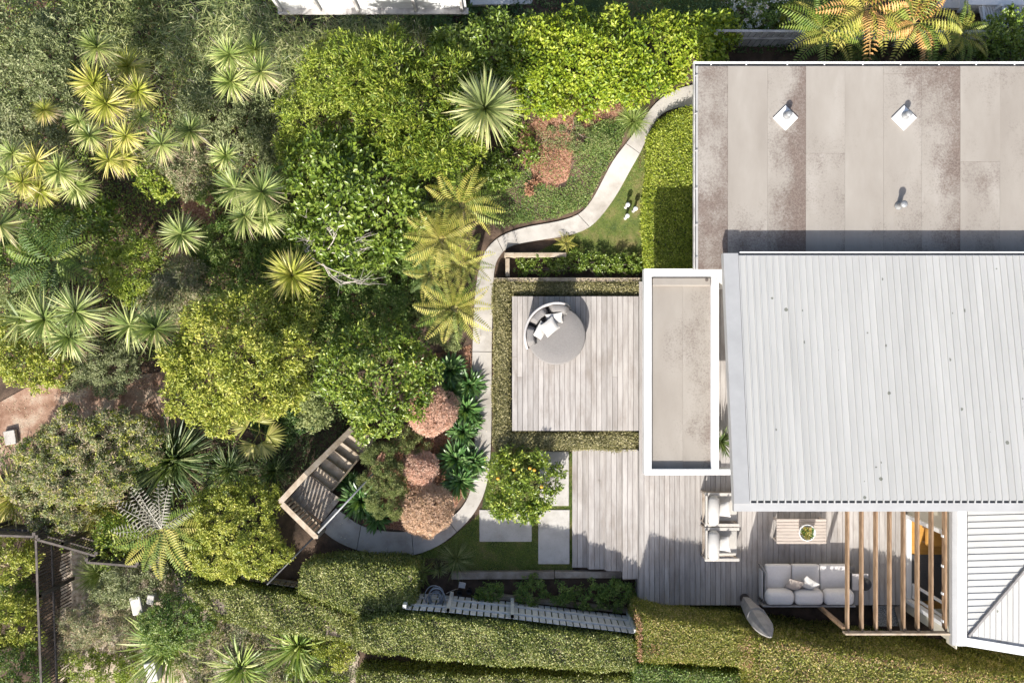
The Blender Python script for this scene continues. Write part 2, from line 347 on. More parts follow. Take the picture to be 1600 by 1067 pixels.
LM = {
 'bright': leafmat('leaf_bright', [(0.035, 0.068, 0.014), (0.10, 0.148, 0.024), (0.19, 0.228, 0.034), (0.31, 0.32, 0.09)]),
 'hedgebright': leafmat('leaf_hedge_bright', [(0.045, 0.085, 0.012), (0.125, 0.18, 0.02), (0.215, 0.26, 0.028), (0.32, 0.335, 0.075)]),
 'lime':   leafmat('leaf_lime', [(0.06, 0.105, 0.016), (0.145, 0.195, 0.03), (0.25, 0.29, 0.05), (0.36, 0.37, 0.12)]),
 'glossy': leafmat('leaf_glossy', [(0.04, 0.07, 0.014), (0.085, 0.13, 0.022), (0.14, 0.19, 0.032), (0.23, 0.27, 0.08)], rough=0.33, spec=0.6),
 'mid':    leafmat('leaf_mid', [(0.035, 0.075, 0.02), (0.08, 0.135, 0.03), (0.14, 0.19, 0.045), (0.22, 0.25, 0.10)]),
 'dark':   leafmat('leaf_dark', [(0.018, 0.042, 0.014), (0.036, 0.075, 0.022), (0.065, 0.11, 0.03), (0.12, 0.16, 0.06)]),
 'olive':  leafmat('leaf_olive', [(0.07, 0.085, 0.04), (0.135, 0.155, 0.075), (0.20, 0.215, 0.11), (0.30, 0.30, 0.19)], rough=0.6),
 'grey':   leafmat('leaf_grey', [(0.055, 0.075, 0.03), (0.125, 0.15, 0.065), (0.195, 0.215, 0.105), (0.31, 0.32, 0.19)], rough=0.6),
 'yellow': leafmat('leaf_yellow', [(0.085, 0.115, 0.02), (0.185, 0.215, 0.035), (0.28, 0.29, 0.06), (0.40, 0.37, 0.11)]),
 'hedge':  leafmat('leaf_hedge', [(0.05, 0.07, 0.018), (0.115, 0.14, 0.034), (0.185, 0.20, 0.055), (0.30, 0.29, 0.13)]),
 'hedgebrown': leafmat('leaf_hedge_brown', [(0.075, 0.072, 0.030), (0.155, 0.145, 0.062), (0.25, 0.225, 0.11), (0.37, 0.33, 0.20)]),
 'turfhedge': leafmat('leaf_clipped', [(0.07, 0.085, 0.014), (0.145, 0.16, 0.026), (0.225, 0.22, 0.05), (0.38, 0.29, 0.14)]),
 'limehedge': leafmat('leaf_lime_hedge', [(0.07, 0.10, 0.014), (0.155, 0.20, 0.024), (0.25, 0.285, 0.04), (0.34, 0.36, 0.09)]),
 'cordy':  leafmat('blade_cordyline', [(0.12, 0.165, 0.045), (0.23, 0.27, 0.09), (0.36, 0.37, 0.15), (0.48, 0.45, 0.24)], patch=0.1),
 'cordyg': leafmat('blade_green', [(0.085, 0.12, 0.036), (0.175, 0.215, 0.07), (0.29, 0.31, 0.125), (0.44, 0.41, 0.21)], patch=0.1),
 'cordyy': leafmat('blade_yellow', [(0.15, 0.17, 0.03), (0.29, 0.29, 0.07), (0.41, 0.37, 0.12), (0.52, 0.43, 0.20)], patch=0.1),
 'yucca':  leafmat('blade_yucca', [(0.13, 0.16, 0.06), (0.24, 0.265, 0.115), (0.36, 0.36, 0.17), (0.52, 0.45, 0.25)], patch=0.05),
 'flax':   leafmat('blade_flax', [(0.022, 0.042, 0.016), (0.05, 0.085, 0.03), (0.10, 0.14, 0.055), (0.22, 0.24, 0.12)], patch=0.1),
 'flaxy':  leafmat('blade_flax_yellow', [(0.10, 0.11, 0.025), (0.22, 0.22, 0.06), (0.36, 0.33, 0.11), (0.50, 0.42, 0.20)], patch=0.1),
 'flaxg':  leafmat('blade_flax_green', [(0.06, 0.10, 0.024), (0.13, 0.19, 0.045), (0.23, 0.28, 0.08), (0.36, 0.38, 0.17)], patch=0.1),
 'strap':  leafmat('blade_strap', [(0.025, 0.06, 0.02), (0.05, 0.11, 0.032), (0.085, 0.16, 0.048), (0.15, 0.22, 0.09)], rough=0.35, patch=0.1),
 'bamboo': leafmat('blade_bamboo', [(0.05, 0.075, 0.025), (0.115, 0.145, 0.05), (0.205, 0.225, 0.09), (0.33, 0.33, 0.17)], patch=0.15),
 'fern':   leafmat('fern_green', [(0.05, 0.09, 0.016), (0.105, 0.155, 0.026), (0.175, 0.215, 0.045), (0.28, 0.28, 0.09)], patch=0.1),
 'ferngold': leafmat('fern_gold', [(0.125, 0.145, 0.028), (0.225, 0.23, 0.045), (0.32, 0.29, 0.075), (0.40, 0.33, 0.11)], patch=0.15),
 'fernorange': leafmat('fern_orange', [(0.30, 0.18, 0.06), (0.43, 0.25, 0.09), (0.52, 0.30, 0.13), (0.58, 0.36, 0.18)], patch=0.15),
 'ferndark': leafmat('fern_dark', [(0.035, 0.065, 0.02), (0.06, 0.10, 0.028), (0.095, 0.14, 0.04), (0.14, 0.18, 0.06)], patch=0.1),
 'fernsilver': leafmat('fern_silver', [(0.14, 0.13, 0.10), (0.20, 0.185, 0.15), (0.26, 0.245, 0.205), (0.32, 0.30, 0.26)], patch=0.1),
 'pink':   leafmat('leaf_pink', [(0.35, 0.195, 0.145), (0.455, 0.28, 0.215), (0.515, 0.35, 0.28), (0.54, 0.43, 0.34)], rough=0.6, patch=0.1),
 'pinktan': leafmat('leaf_pink_tan', [(0.32, 0.22, 0.13), (0.42, 0.285, 0.20), (0.49, 0.345, 0.26), (0.52, 0.41, 0.30)], rough=0.6, patch=0.2),
 'conifer': leafmat('leaf_conifer', [(0.065, 0.09, 0.035), (0.135, 0.165, 0.062), (0.205, 0.23, 0.095), (0.29, 0.29, 0.13)], rough=0.6),
 'grass':  leafmat('grass_blade', [(0.045, 0.085, 0.014), (0.09, 0.145, 0.024), (0.15, 0.195, 0.035), (0.26, 0.22, 0.09)], patch=0.35),
 'rust':   leafmat('leaf_rust', [(0.10, 0.045, 0.025), (0.20, 0.10, 0.06), (0.30, 0.165, 0.105), (0.38, 0.25, 0.17)], rough=0.8),
 'straw':  leafmat('leaf_straw', [(0.22, 0.17, 0.11), (0.35, 0.28, 0.19), (0.46, 0.38, 0.28), (0.56, 0.49, 0.39)], rough=0.8),
 'blossom': leafmat('petal_blossom', [(0.5, 0.33, 0.3), (0.62, 0.5, 0.45), (0.7, 0.62, 0.56), (0.75, 0.7, 0.64)], rough=0.7),
}

# ------------------------------------------------------------------ foliage tools (numpy)
def unit(a): return a / np.maximum(np.linalg.norm(a, axis=-1, keepdims=True), 1e-9)

def leaf_arrays(pos, d, nrm, L, W, rnd=None):
    """rhombic leaves folded along the midrib -> verts, tris, rnd"""
    N = len(pos); d = unit(d); nrm = unit(nrm - d * np.sum(nrm * d, 1, keepdims=True)); side = np.cross(d, nrm)
    L = np.broadcast_to(L, (N,))[:, None]; W = np.broadcast_to(W, (N,))[:, None]
    v = np.empty((N, 4, 3))
    v[:, 0] = pos
    mid = pos + d * L * 0.5
    v[:, 1] = mid + side * W * 0.5 + nrm * W * 0.18
    v[:, 2] = pos + d * L - nrm * L * 0.12
    v[:, 3] = mid - side * W * 0.5 + nrm * W * 0.18
    b = (np.arange(N) * 4)[:, None]
    t = np.empty((N, 2, 3), dtype=np.int32)
    t[:, 0] = b + np.array([0, 1, 2]); t[:, 1] = b + np.array([0, 2, 3])
    if rnd is None: rnd = rng.random(N)
    return v.reshape(-1, 3), t.reshape(-1, 3), np.repeat(rnd, 2)

def blade_arrays(base, d, L, W, droop, rnd=None, segs=3, roll=0.5, prof=None):
    """long strap leaves"""
    N = len(base); d = unit(d); L = np.broadcast_to(L, (N,)); W = np.broadcast_to(W, (N,)); droop = np.broadcast_to(droop, (N,))
    side = np.cross(d, np.array([0, 0, 1.0])); side[np.linalg.norm(side, axis=1) < 1e-3] = (1, 0, 0); side = unit(side)
    nn = np.cross(side, d); ro = rng.normal(0, roll, N)[:, None]; side = side*np.cos(ro) + nn*np.sin(ro)
    prof = prof or ([0.75, 1.0, 0.8][:segs] if segs <= 3 else list(np.interp(np.arange(segs)/segs, [0, .3, .7, 1], [.7, 1, .85, .4])))
    vs_ = []
    for k in range(segs + 1):
        t = k / segs
        c = base + d * (L * t)[:, None]; c[:, 2] -= droop * L * t * t
        if k < segs:
            w = (W * prof[k] * 0.5)[:, None]
            vs_ += [c + side * w, c - side * w]
        else: vs_.append(c)
    nv = 2*segs + 1
    v = np.stack(vs_, 1)
    tt = []
    for k in range(segs - 1): tt += [[2*k, 2*k+1, 2*k+3], [2*k, 2*k+3, 2*k+2]]
    tt.append([2*segs-2, 2*segs-1, 2*segs])
    tt = np.array(tt, dtype=np.int32)
    tri = (np.arange(N) * nv)[:, None, None] + tt[None]
    if rnd is None: rnd = rng.random(N)
    return v.reshape(-1, 3), tri.reshape(-1, 3), np.repeat(rnd, len(tt))

def join(arrs):
    V, T, Q = [], [], []; o = 0
    for v, t, q in arrs:
        V.append(v); T.append(t + o); Q.append(q); o += len(v)
    return np.concatenate(V), np.concatenate(T), np.concatenate(Q)

def sphere_dirs(n, zmin=-0.35):
    z = rng.uniform(zmin, 1, n); t = rng.uniform(0, 2*np.pi, n); r = np.sqrt(1 - z*z)
    return np.stack([r*np.cos(t), r*np.sin(t), z], 1)

def crown_arrays(lobes, L, W, cov=2.4, per=9, jitter=0.10, zmin=-0.3, spread=(0.5, 1.5), inner=0.35, up=0.55, tone=0.25, holes=0.16):
    """lobes: rows (x,y,z,rx,ry,rz) in metres. Leaves stand in small rosettes on the lobes."""
    lobes = np.asarray(lobes, dtype=float); out = []
    allc, alla = [], []
    for i, lb in enumerate(lobes):
        r = lb[3:]; rm = ((r[0]*r[1])**.5 + r[2]) / 2
        area = 2*np.pi*(1 - zmin)*rm*rm
        n = max(6, int(cov * area / (L*W*0.5) / per))
        d = sphere_dirs(n, zmin)
        k = 1 + rng.normal(0, jitter, n)
        # undulating surface: several low-frequency bumps
        for _ in range(5):
            w = rng.normal(0, 1, 3); w /= np.linalg.norm(w)
            k += 0.05*np.sin(d @ w * rng.uniform(4, 9) + rng.uniform(0, 6))
        nin = rng.random(n) < inner
        k = np.where(nin, k*rng.uniform(0.55, 0.9, n), k)
        c = lb[:3] + d * r * k[:, None]
        a = unit(unit(d / r) * 0.8 + np.array([0, 0, up]) + rng.normal(0, .25, (n, 3)))
        keep = np.ones(n, bool)
        for j, lj in enumerate(lobes):
            if j != i: keep &= np.sum(((c - lj[:3]) / lj[3:])**2, 1) > 0.62
        hole = np.sin(c[:,0]*8.1+2*np.sin(c[:,1]*3.3))*np.sin(c[:,1]*7.3+2*np.sin(c[:,2]*3.9))*np.sin(c[:,2]*6.1+2*np.sin(c[:,0]*2.9))
        if holes: keep &= hole > -holes
        allc.append(c[keep]); alla.append(a[keep])
    c = np.concatenate(allc); a = np.concatenate(alla); n = len(c)
    ref = unit(np.cross(a, rng.normal(0, 1, (n, 3)))); ref2 = np.cross(a, ref)
    th = np.linspace(0, 2*np.pi, per, endpoint=False)[None] + rng.uniform(0, 6.28, (n, 1)) + rng.normal(0, .3, (n, per))
    inc = rng.uniform(spread[0], spread[1], (n, per))
    d = (a[:, None]*np.cos(inc)[..., None] + (ref[:, None]*np.cos(th)[..., None] + ref2[:, None]*np.sin(th)[..., None])*np.sin(inc)[..., None])
    base = c[:, None] + d*L*0.15 + rng.normal(0, L*0.35, (n, per, 3))
    nr = a[:, None] + rng.normal(0, .35, (n, per, 3))
    cl = rng.random(n)[:, None]*tone*2 + rng.random((n, per))*(1 - tone*2) if tone < .5 else rng.random((n, per))
    ln = L*rng.uniform(.65, 1.25, n*per); wd = W*rng.uniform(.7, 1.2, n*per)
    return leaf_arrays(base.reshape(-1, 3), d.reshape(-1, 3), nr.reshape(-1, 3), ln, wd, cl.reshape(-1))

# ------------------------------------------------------------------ the lie of the land
PLATEAU = [(695,-400),(695,200),(640,300),(640,560),(655,660),(600,700),(560,745),(545,790),(480,850),(440,905),(300,930),(300,1500),(3000,1500),(3000,-400)]
PLW = np.array([((px-800)*S, (533.5-py)*S) for px, py in PLATEAU])
Z0, DROP = -0.60, 1.25
def zg_np(x, y):
    x = np.asarray(x, float); y = np.asarray(y, float)
    inside = np.zeros(x.shape, bool); dist = np.full(x.shape, 1e9)
    n = len(PLW)
    for i in range(n):
        ax, ay = PLW[i]; bx, by = PLW[(i+1) % n]
        dx, dy = bx-ax, by-ay
        t = np.clip(((x-ax)*dx + (y-ay)*dy) / (dx*dx+dy*dy), 0, 1)
        dist = np.minimum(dist, np.hypot(x-ax-t*dx, y-ay-t*dy))
        if ay != by:
            cond = ((ay > y) != (by > y)) & (x < (bx-ax)*(y-ay)/(by-ay) + ax)
            inside ^= cond
    s = np.clip(np.where(inside, 0, dist) / 2.0, 0, 1); s = s*s*(3-2*s)
    bump = 0.05*np.sin(x*1.7+0.4)*np.sin(y*1.3+1.1)*s
    ry = np.clip((y-2.4)/3.4, 0, 1); ry = ry*ry*(3-2*ry)
    z = Z0 - DROP*s + bump + .8*ry*np.clip((x+1.5)/2.5, 0, 1)*(1-s)
    bx, by = (481.9-800)*S*1.024, (533.5-741.8)*S*1.024      # cut for the garden stair
    a = (x-bx)*0.62 + (y-by)*0.785; b = (x-bx)*0.803 - (y-by)*0.596 - 0.42
    w = np.clip((1.15-np.abs(b))/0.45, 0, 1)*np.clip((a+1.0)/0.8, 0, 1)*np.clip((3.4-a)/0.8, 0, 1); w = w*w*(3-2*w)
    return z*(1-w) + np.minimum(z, -0.92-0.56*np.clip(a, 0, 1.8))*w
def PG(px, py, off=0.0):
    z = Z0
    for _ in range(4):
        p = P(px, py, z+off); z = zg(p.x, p.y)
    return P(px, py, z+off)
def zg(x, y): return float(zg_np(np.array([x]), np.array([y]))[0])

gx = np.concatenate([[-150, -80, -45, -30, -22], np.arange(-18, 18.01, 0.2), [22, 30, 45, 80, 150]])
gy = np.concatenate([[-150, -80, -45, -25], np.arange(-14, 14.01, 0.2), [25, 45, 80, 150]])
GX, GY = np.meshgrid(gx, gy); GZ = zg_np(GX, GY)
nx, ny = len(gx), len(gy)
ii = (np.arange(ny-1)[:, None]*nx + np.arange(nx-1)[None]).ravel()
ground = mesh_np('ground', np.stack([GX, GY, GZ], -1).reshape(-1, 3), None, M['soil'], quads=np.stack([ii, ii+1, ii+nx+1, ii+nx], 1))
tag(ground, 'dark garden soil under the planting', None, kind='structure')

def sheet(name, poly_px, z, m, kind='structure', drape=None, label=None, rough_edge=0.0):
    """flat or draped sheet: polygon in photo pixels at height z"""
    pts = [P(px, py, z) if drape is None else PG(px, py, drape) for px, py in poly_px]
    if rough_edge:
        q = []
        for i in range(len(pts)):
            a, b = pts[i], pts[(i+1) % len(pts)]; k = max(1, int((b-a).length/0.12))
            for j in range(k):
                w = a.lerp(b, j/k); q.append(w + Vector((random.gauss(0, rough_edge), random.gauss(0, rough_edge), 0)))
        pts = q
    bm = bmesh.new(); vs_ = [bm.verts.new(p) for p in pts]; bm.faces.new(vs_)
    if drape is not None:
        bmesh.ops.triangulate(bm, faces=bm.faces)
        bmesh.ops.subdivide_edges(bm, edges=bm.edges, cuts=4, use_grid_fill=True)
        for v in bm.verts: v.co.z = zg(v.co.x, v.co.y) + drape
    bmesh.ops.recalc_face_normals(bm, faces=bm.faces)
    me = bpy.data.meshes.new(name); bm.to_mesh(me); bm.free(); me.materials.append(m)
    for p in me.polygons:
        if p.normal.z < 0: p.flip()
    o = link(bpy.data.objects.new(name, me)); tag(o, label, None, kind=kind); return o

def in_poly(x, y, poly):
    ins = np.zeros(x.shape, bool); n = len(poly)
    for i in range(n):
        (ax, ay), (bx, by) = poly[i][:2], poly[(i+1) % n][:2]
        if ay != by: ins ^= ((ay > y) != (by > y)) & (x < (bx-ax)*(y-ay)/(by-ay) + ax)
    return ins

def sample_poly(poly, n):
    poly = [tuple(p)[:2] for p in poly]; a = np.array(poly); lo, hi = a.min(0), a.max(0)
    out = np.empty((0, 2))
    while len(out) < n:
        q = rng.uniform(lo, hi, (n*2, 2)); out = np.concatenate([out, q[in_poly(q[:, 0], q[:, 1], poly)]])
    return out[:n]

def poly_area(poly):
    n = len(poly); return abs(sum(poly[i][0]*poly[(i+1)%n][1]-poly[(i+1)%n][0]*poly[i][1] for i in range(n)))/2

# ---- paths, lawns, mulch
EDGE = [((1090,131),(1090,166)),((1060,138),(1058,167)),((1030,155),(1032,178)),((1012,176),(1019,197)),((1000,196),(1010,217)),((978,225),(1000,240)),
        ((958,250),(984,267)),((940,285),(966,301)),((925,314),(945,332)),((905,337),(922,357)),((870,347),(890,368)),((830,353),(842,375)),((800,361),(800,383)),
        ((776,372),(786,392)),((757,392),(774,410)),((748,420),(771,434)),((742,460),(770,470)),((740,500),(769,505)),((738,549),(768,549)),((738,600),(768,600)),
        ((741,650),(768,650)),((742,700),(767,700)),((741,740),(764,744)),((733,776),(754,780)),((719,797),(737,808)),((700,813),(714,831)),((676,824),(688,852)),
        ((644,831),(646,869)),((604,831),(604,868)),((562,822),(556,860)),((537,803),(518,842)),((528,790),(498,822))]
JOINTS = [0, 5, 9, 13, 18, 22, 25, 27, 29, 31]
gp = thing('garden_path', 'pale curving concrete garden path', None, kind='structure')
ZP = -0.54
fine = []
for i in range(len(EDGE)-1):
    for k in range(3):
        t = k/3
        fine.append(tuple((EDGE[i][s][0]*(1-t)+EDGE[i+1][s][0]*t, EDGE[i][s][1]*(1-t)+EDGE[i+1][s][1]*t) for s in (0, 1)))
fine.append(EDGE[-1])
for it in range(2):
    fine = [fine[0]] + [tuple(((fine[i-1][s][0]+2*fine[i][s][0]+fine[i+1][s][0])/4, (fine[i-1][s][1]+2*fine[i][s][1]+fine[i+1][s][1])/4) for s in (0,1)) for i in range(1, len(fine)-1)] + [fine[-1]]
for a, b in zip(JOINTS[:-1], JOINTS[1:]):
    seg = fine[a*3:b*3+1]
    Lp = [PG(*e[0], .06) for e in seg]; Rp = [PG(*e[1], .06) for e in seg]
    for q0, q1 in zip(Lp, Rp): q0.z = q1.z = max(q0.z, q1.z, Z0+.06) if q0.y > -2 else Z0+.06
    g = 0.008
    d0 = (Lp[1]-Lp[0]).normalized()*g; d1 = (Lp[-2]-Lp[-1]).normalized()*g
    Lp[0] += d0; Rp[0] += d0; Lp[-1] += d1; Rp[-1] += d1
    n = len(Lp); vs_ = []; fs = []
    for q in (0.0, -0.35):
        vs_ += [p + Vector((0, 0, q)) for p in Lp] + [p + Vector((0, 0, q)) for p in Rp]
    for i in range(n-1):
        fs += [(i, n+i, n+i+1, i+1), (i, i+1, 2*n+i+1, 2*n+i), (n+i+1, n+i, 3*n+i, 3*n+i+1)]
    fs += [(0, 2*n, 3*n, n), (n-1, 2*n-1, 4*n-1, 3*n-1)]
    MB().add(vs_, fs).build('path_slab', M['concrete'], gp)

sheet('dirt_path', [(-40,655),(0,628),(40,606),(90,594),(160,590),(215,586),(262,580),(290,610),(285,660),(250,690),(180,680),(110,670),(60,690),(30,730),(-40,760)], -1.8, M['dirt'], drape=0.03, label='reddish dirt path curving past the scrub mound')
LAWN1 = [(985,205),(1020,175),(1020,420),(880,405),(842,392),(905,362),(950,325),(985,262)]
LAWN2 = [(768,706),(895,706),(895,893),(700,893),(640,872),(700,845),(752,800)]
sheet('lawn', LAWN1, Z0+0.006, M['turf'], drape=.012, label='small sunny lawn beside the house hedge')
sheet('lawn', LAWN2, Z0+0.006, M['turf'], label='shaded lawn around the square pavers')
sheet('mulch_bed', [(800,225),(830,195),(848,180),(905,172),(985,160),(1000,172),(975,188),(950,192),(930,196),(905,205),(895,240),(888,280),(862,298),(838,285),(815,255)], Z0+0.010, M['mulch'], drape=.014, label='reddish bark mulch bed below the hedge', rough_edge=0.02)
sheet('mulch_bed', [(648,560),(735,540),(737,700),(735,760),(700,810),(640,828),(570,822),(560,760),(600,700),(655,640)], Z0+0.012, M['mulch'], label='bark mulch bed around the pink shrubs', rough_edge=0.02)
sheet('mulch_bed', [(480,868),(520,848),(580,872),(700,872),(705,900),(990,905),(990,960),(640,935),(560,935),(450,915)], Z0+0.008, M['soil'], label='dark planting bed by the low fence', rough_edge=0.02)
sheet('mulch_bed', [(270,285),(330,280),(340,350),(300,350),(285,330)], -1.8, M['mulch'], drape=0.06, label='patch of reddish bark between the cabbage trees', rough_edge=0.04)
sheet('litter_bed', [(95,860),(250,870),(330,940),(560,960),(560,1120),(95,1120)], Z0-0.4, M['litter'], drape=0.03, label='pale dry leaf litter inside the dark fence', rough_edge=0.03)
sheet('neighbour_lawn', [(905,-140),(1330,-140),(1330,52),(1100,62),(905,30)], Z0+0.006, M['turf'], drape=.02, label='shaded lawn of the neighbouring garden')

def grass(name, polys, z, dens, h, m, label):
    arr = []
    for poly in polys:
        pw = [P(px, py, z) for px, py in poly]; n = int(poly_area(pw)*dens)
        q = sample_poly(pw, n); b = np.concatenate([q, np.full((n, 1), z)], 1)
        d = np.stack([rng.normal(0, .6, n), rng.normal(0, .6, n), np.ones(n)], 1)
        arr.append(blade_arrays(b, d, h*rng.uniform(.6, 1.4, n), 0.007, rng.uniform(0, .5, n), segs=1))
    o = mesh_np(name, *join(arr)[:2], m, rnd=join(arr)[2]); tag(o, label, 'grass', kind='stuff'); return o
def grass1(name, poly, z, dens, h, m, label):
    pw = [P(px, py, z) for px, py in poly]; n = int(poly_area(pw)*dens)
    q = sample_poly(pw, n); b = np.concatenate([q, zg_np(q[:, 0], q[:, 1])[:, None]], 1)
    d = np.stack([rng.normal(0, .6, n), rng.normal(0, .6, n), np.ones(n)], 1)
    v, t, r = blade_arrays(b, d, h*rng.uniform(.6, 1.5, n), 0.014, rng.uniform(0, .5, n), segs=1)
    return tag(mesh_np(name, v, t, m, rnd=r), label, 'grass', kind='stuff')
grass1('lawn_grass', LAWN1, Z0, 4200, 0.055, LM['grass'], 'short sunlit grass beside the house hedge')
grass1('lawn_grass', LAWN2, Z0, 4200, 0.055, LM['grass'], 'short shaded grass around the square pavers')

# pavers
for px0, py0, px1, py1, lb in ((843,705,889,790,'square pale stone paver beside the citrus tree and the steps'),
                               (749,796,831,846,'wide stone paver below the citrus tree, half in shade'),
                               (841,796,890,881,'long stone paver at the foot of the steps')):
    a, b = P(px0, py0, -0.57), P(px1, py1, -0.57)
    o = MB().rbox(((a.x+b.x)/2, (a.y+b.y)/2, -0.60), (abs(b.x-a.x), abs(b.y-a.y), 0.07), 0.012, 1).build('stone_paver', M['paver'])
    tag(o, lb, 'paver', 'stone pavers in the lawn')
# ------------------------------------------------------------------ house
ZF = 2.60
house = thing('house', 'house with beige flat roof and pale ribbed steel roof', 'house', (7.0, 0.0, Z0))
def wx(px, z): return (px-800)*S*(H-z)/H
def wy(py, z): return (533.5-py)*S*(H-z)/H
MB().box((9.6, 4.05, 0.9), (9.2, 5.2, 3.1)).build('wall', M['wall'], house)
MB().box((10.2, -0.8, 1.1), (8.3, 4.8, 3.6)).build('wall', M['wall'], house)
x0, y0, y1 = wx(1087.5, ZF), wy(103, ZF), wy(421, ZF)
flat = MB().box(((x0+15.2)/2, (y0+y1)/2, ZF-0.13), (15.2-x0, y0-y1, 0.22)).build('flat_roof', M['flashing'], house)
px_lines = [1091, 1137, 1199, 1259, 1320, 1380, 1440, 1500, 1562, 1622, 1684, 1746]
STAIN = [(0.22, 0.2), (-0.3, 0.1), (0.22, 0.85), (-0.05, 0.15), (-0.15, 0.1), (0.05, 0.35), (0.30, 0.35), (-0.1, 0.1), (0.02, 0.3), (0.2, 0.2), (0.1, 0.1)]
def panel(pa, pb, ya, yb, st, bi, k):
    a, b = P(pa, ya, ZF), P(pb, yb, ZF); g = 0.004
    o = MB().box(((a.x+b.x)/2, (a.y+b.y)/2, ZF-0.006+0.005*(k % 2)), (b.x-a.x-g, a.y-b.y-g, 0.03)).build('roof_panel', M['membrane'], flat)
    o['stain'] = st; o['bias'] = bi; return o
for i in range(len(px_lines)-1):
    cuts = [104, 421]
    if i == 3: cuts = [104, 240, 421]
    if i == 5: cuts = [104, 116, 421]
    if i == 7: cuts = [104, 253, 421]
    for j in range(len(cuts)-1):
        st, bi = STAIN[i]
        if i == 3: st += (0, 0.1)[j]
        if i == 7: st += (0, 0.22)[j]
        panel(px_lines[i], px_lines[i+1], cuts[j], cuts[j+1], st, bi, i+j)['low'] = (0.4, 0.7, 0.25)[i] if i < 3 else 0.0
# gutters of the flat roof: white lip, dark channel, white brackets
ga, gb = P(1084, 97.5, ZF+0.03), P(1800, 97.5, ZF+0.03)
gut = MB().box(((ga.x+gb.x)/2, ga.y, ZF-0.03), (gb.x-ga.x, 0.022, 0.13)).build('gutter', M['white'], house)
MB().box(((ga.x+gb.x)/2+0.03, ga.y-0.052, ZF-0.075), (gb.x-ga.x-0.06, 0.078, 0.02)).build('channel', M['dark_metal'], gut)
for px in (1111, 1166, 1230, 1288, 1348, 1407, 1467, 1525, 1585, 1645):
    c = P(px, 99.5, ZF+0.03); MB().box((c.x, c.y, ZF+0.034), (0.03, 0.085, 0.012)).build('gutter_bracket', M['white'], gut)
gc, gd = P(1085, 97, ZF+0.03), P(1085, 421, ZF+0.03)
gut2 = MB().box((gc.x, (gc.y+gd.y)/2-0.011, ZF-0.03), (0.022, gc.y-gd.y, 0.13)).build('gutter', M['white_dirty'], house)
MB().box((gc.x+0.048, (gc.y+gd.y)/2, ZF-0.075), (0.07, gc.y-gd.y-0.06, 0.02)).build('channel', M['dark_metal'], gut2)
for py in (119, 178, 236, 295, 352, 404):
    c = P(1087, py, ZF+0.03); MB().box((c.x, c.y, ZF+0.034), (0.08, 0.02, 0.012)).build('gutter_bracket', M['white_dirty'], gut2)
# pipe vents
for px, py in ((1227, 185), (1412, 185)):
    c = P(px, py, ZF+0.02); e = 0.305
    MBv = MB().add([c+Vector((-e,0,0)), c+Vector((0,-e,0)), c+Vector((e,0,0)), c+Vector((0,e,0)), c+Vector((-e,0,.03)), c+Vector((0,-e,.03)), c+Vector((e,0,.03)), c+Vector((0,e,.03)), c+Vector((0,0,.036))],
                   [(0,1,5,4),(1,2,6,5),(2,3,7,6),(3,0,4,7),(4,5,8),(5,6,8),(6,7,8),(7,4,8)])
    fl = MBv.build('vent_flashing', M['white'], house)
    pc = c + Vector((0.02, 0.05, 0.05))
    MB().lathe(pc, [(0.10,0),(0.085,0.03),(0.06,0.06),(0.058,0.14),(0.075,0.15),(0.075,0.19),(0.045,0.22)], 16).build('vent_pipe', M['steel'], fl, smooth=True)
c = P(1404, 322, ZF+0.02)
vp = MB().lathe(c, [(0.10,0),(0.09,0.02),(0.062,0.05),(0.06,0.24),(0.085,0.25),(0.085,0.29),(0.05,0.32)], 16).build('vent_pipe', M['steel'], house, smooth=True)

# upper ribbed roof
ZN, ZS = 3.05, 3.97
RX0, RYN, RYS = wx(1133.5, ZN), wy(398, ZN), wy(784, ZS)
def rz(y): return ZN + (ZS-ZN)*(RYN-y)/(RYN-RYS)
XR = 15.6
up = MB().add([(RX0,RYN,ZN-.02),(XR,RYN,ZN-.02),(XR,RYS,ZS-.02),(RX0,RYS,ZS-.02),(RX0,RYN,ZN-.14),(XR,RYN,ZN-.14),(XR,RYS,ZS-.14),(RX0,RYS,ZS-.14)],
              [(0,3,2,1),(4,5,6,7),(0,1,5,4),(1,2,6,5),(2,3,7,6),(3,0,4,7)]).build('upper_roof', M['flashing'], house)
TP = 0.159; TX0 = RX0 + 0.30
tray_me = None; k = 0
while TX0 + k*TP < XR - TP:
    if tray_me is None:
        prof = [(0,0.004),(0,0.046),(0.022,0.046),(0.022,0.004),(TP,0.004)]
        vs_ = []; ys = [RYN-0.02, RYS+0.03]
        for y in ys:
            for (xx, zz) in prof: vs_.append((xx-TP/2, y, rz(y)+zz))
        n = len(prof); fs = [(i, n+i, n+i+1, i+1) for i in range(n-1)] + [tuple(range(n)), tuple(range(2*n-1, n-1, -1))]
        for q_ in range(4):      # fixing screws on the rib and pan
            for xx in (0.011,):
                y = RYN-.9-q_*1.35; m__ = MB().box((xx-TP/2, y, rz(y)+.05), (.016, .016, .012)); o_ = len(vs_); vs_ += m__.v; fs += [tuple(i_+o_ for i_ in f_) for f_ in m__.f]
        me = bpy.data.meshes.new('roof_tray'); me.from_pydata(vs_, [], fs); me.materials.append(M['tray']); me.update(); tray_me = me
    o = bpy.data.objects.new('roof_tray', tray_me); o.location = Vector((TX0+(k+.5)*TP, 0, 0)) - Vector(house.location)
    link(o, up); k += 1
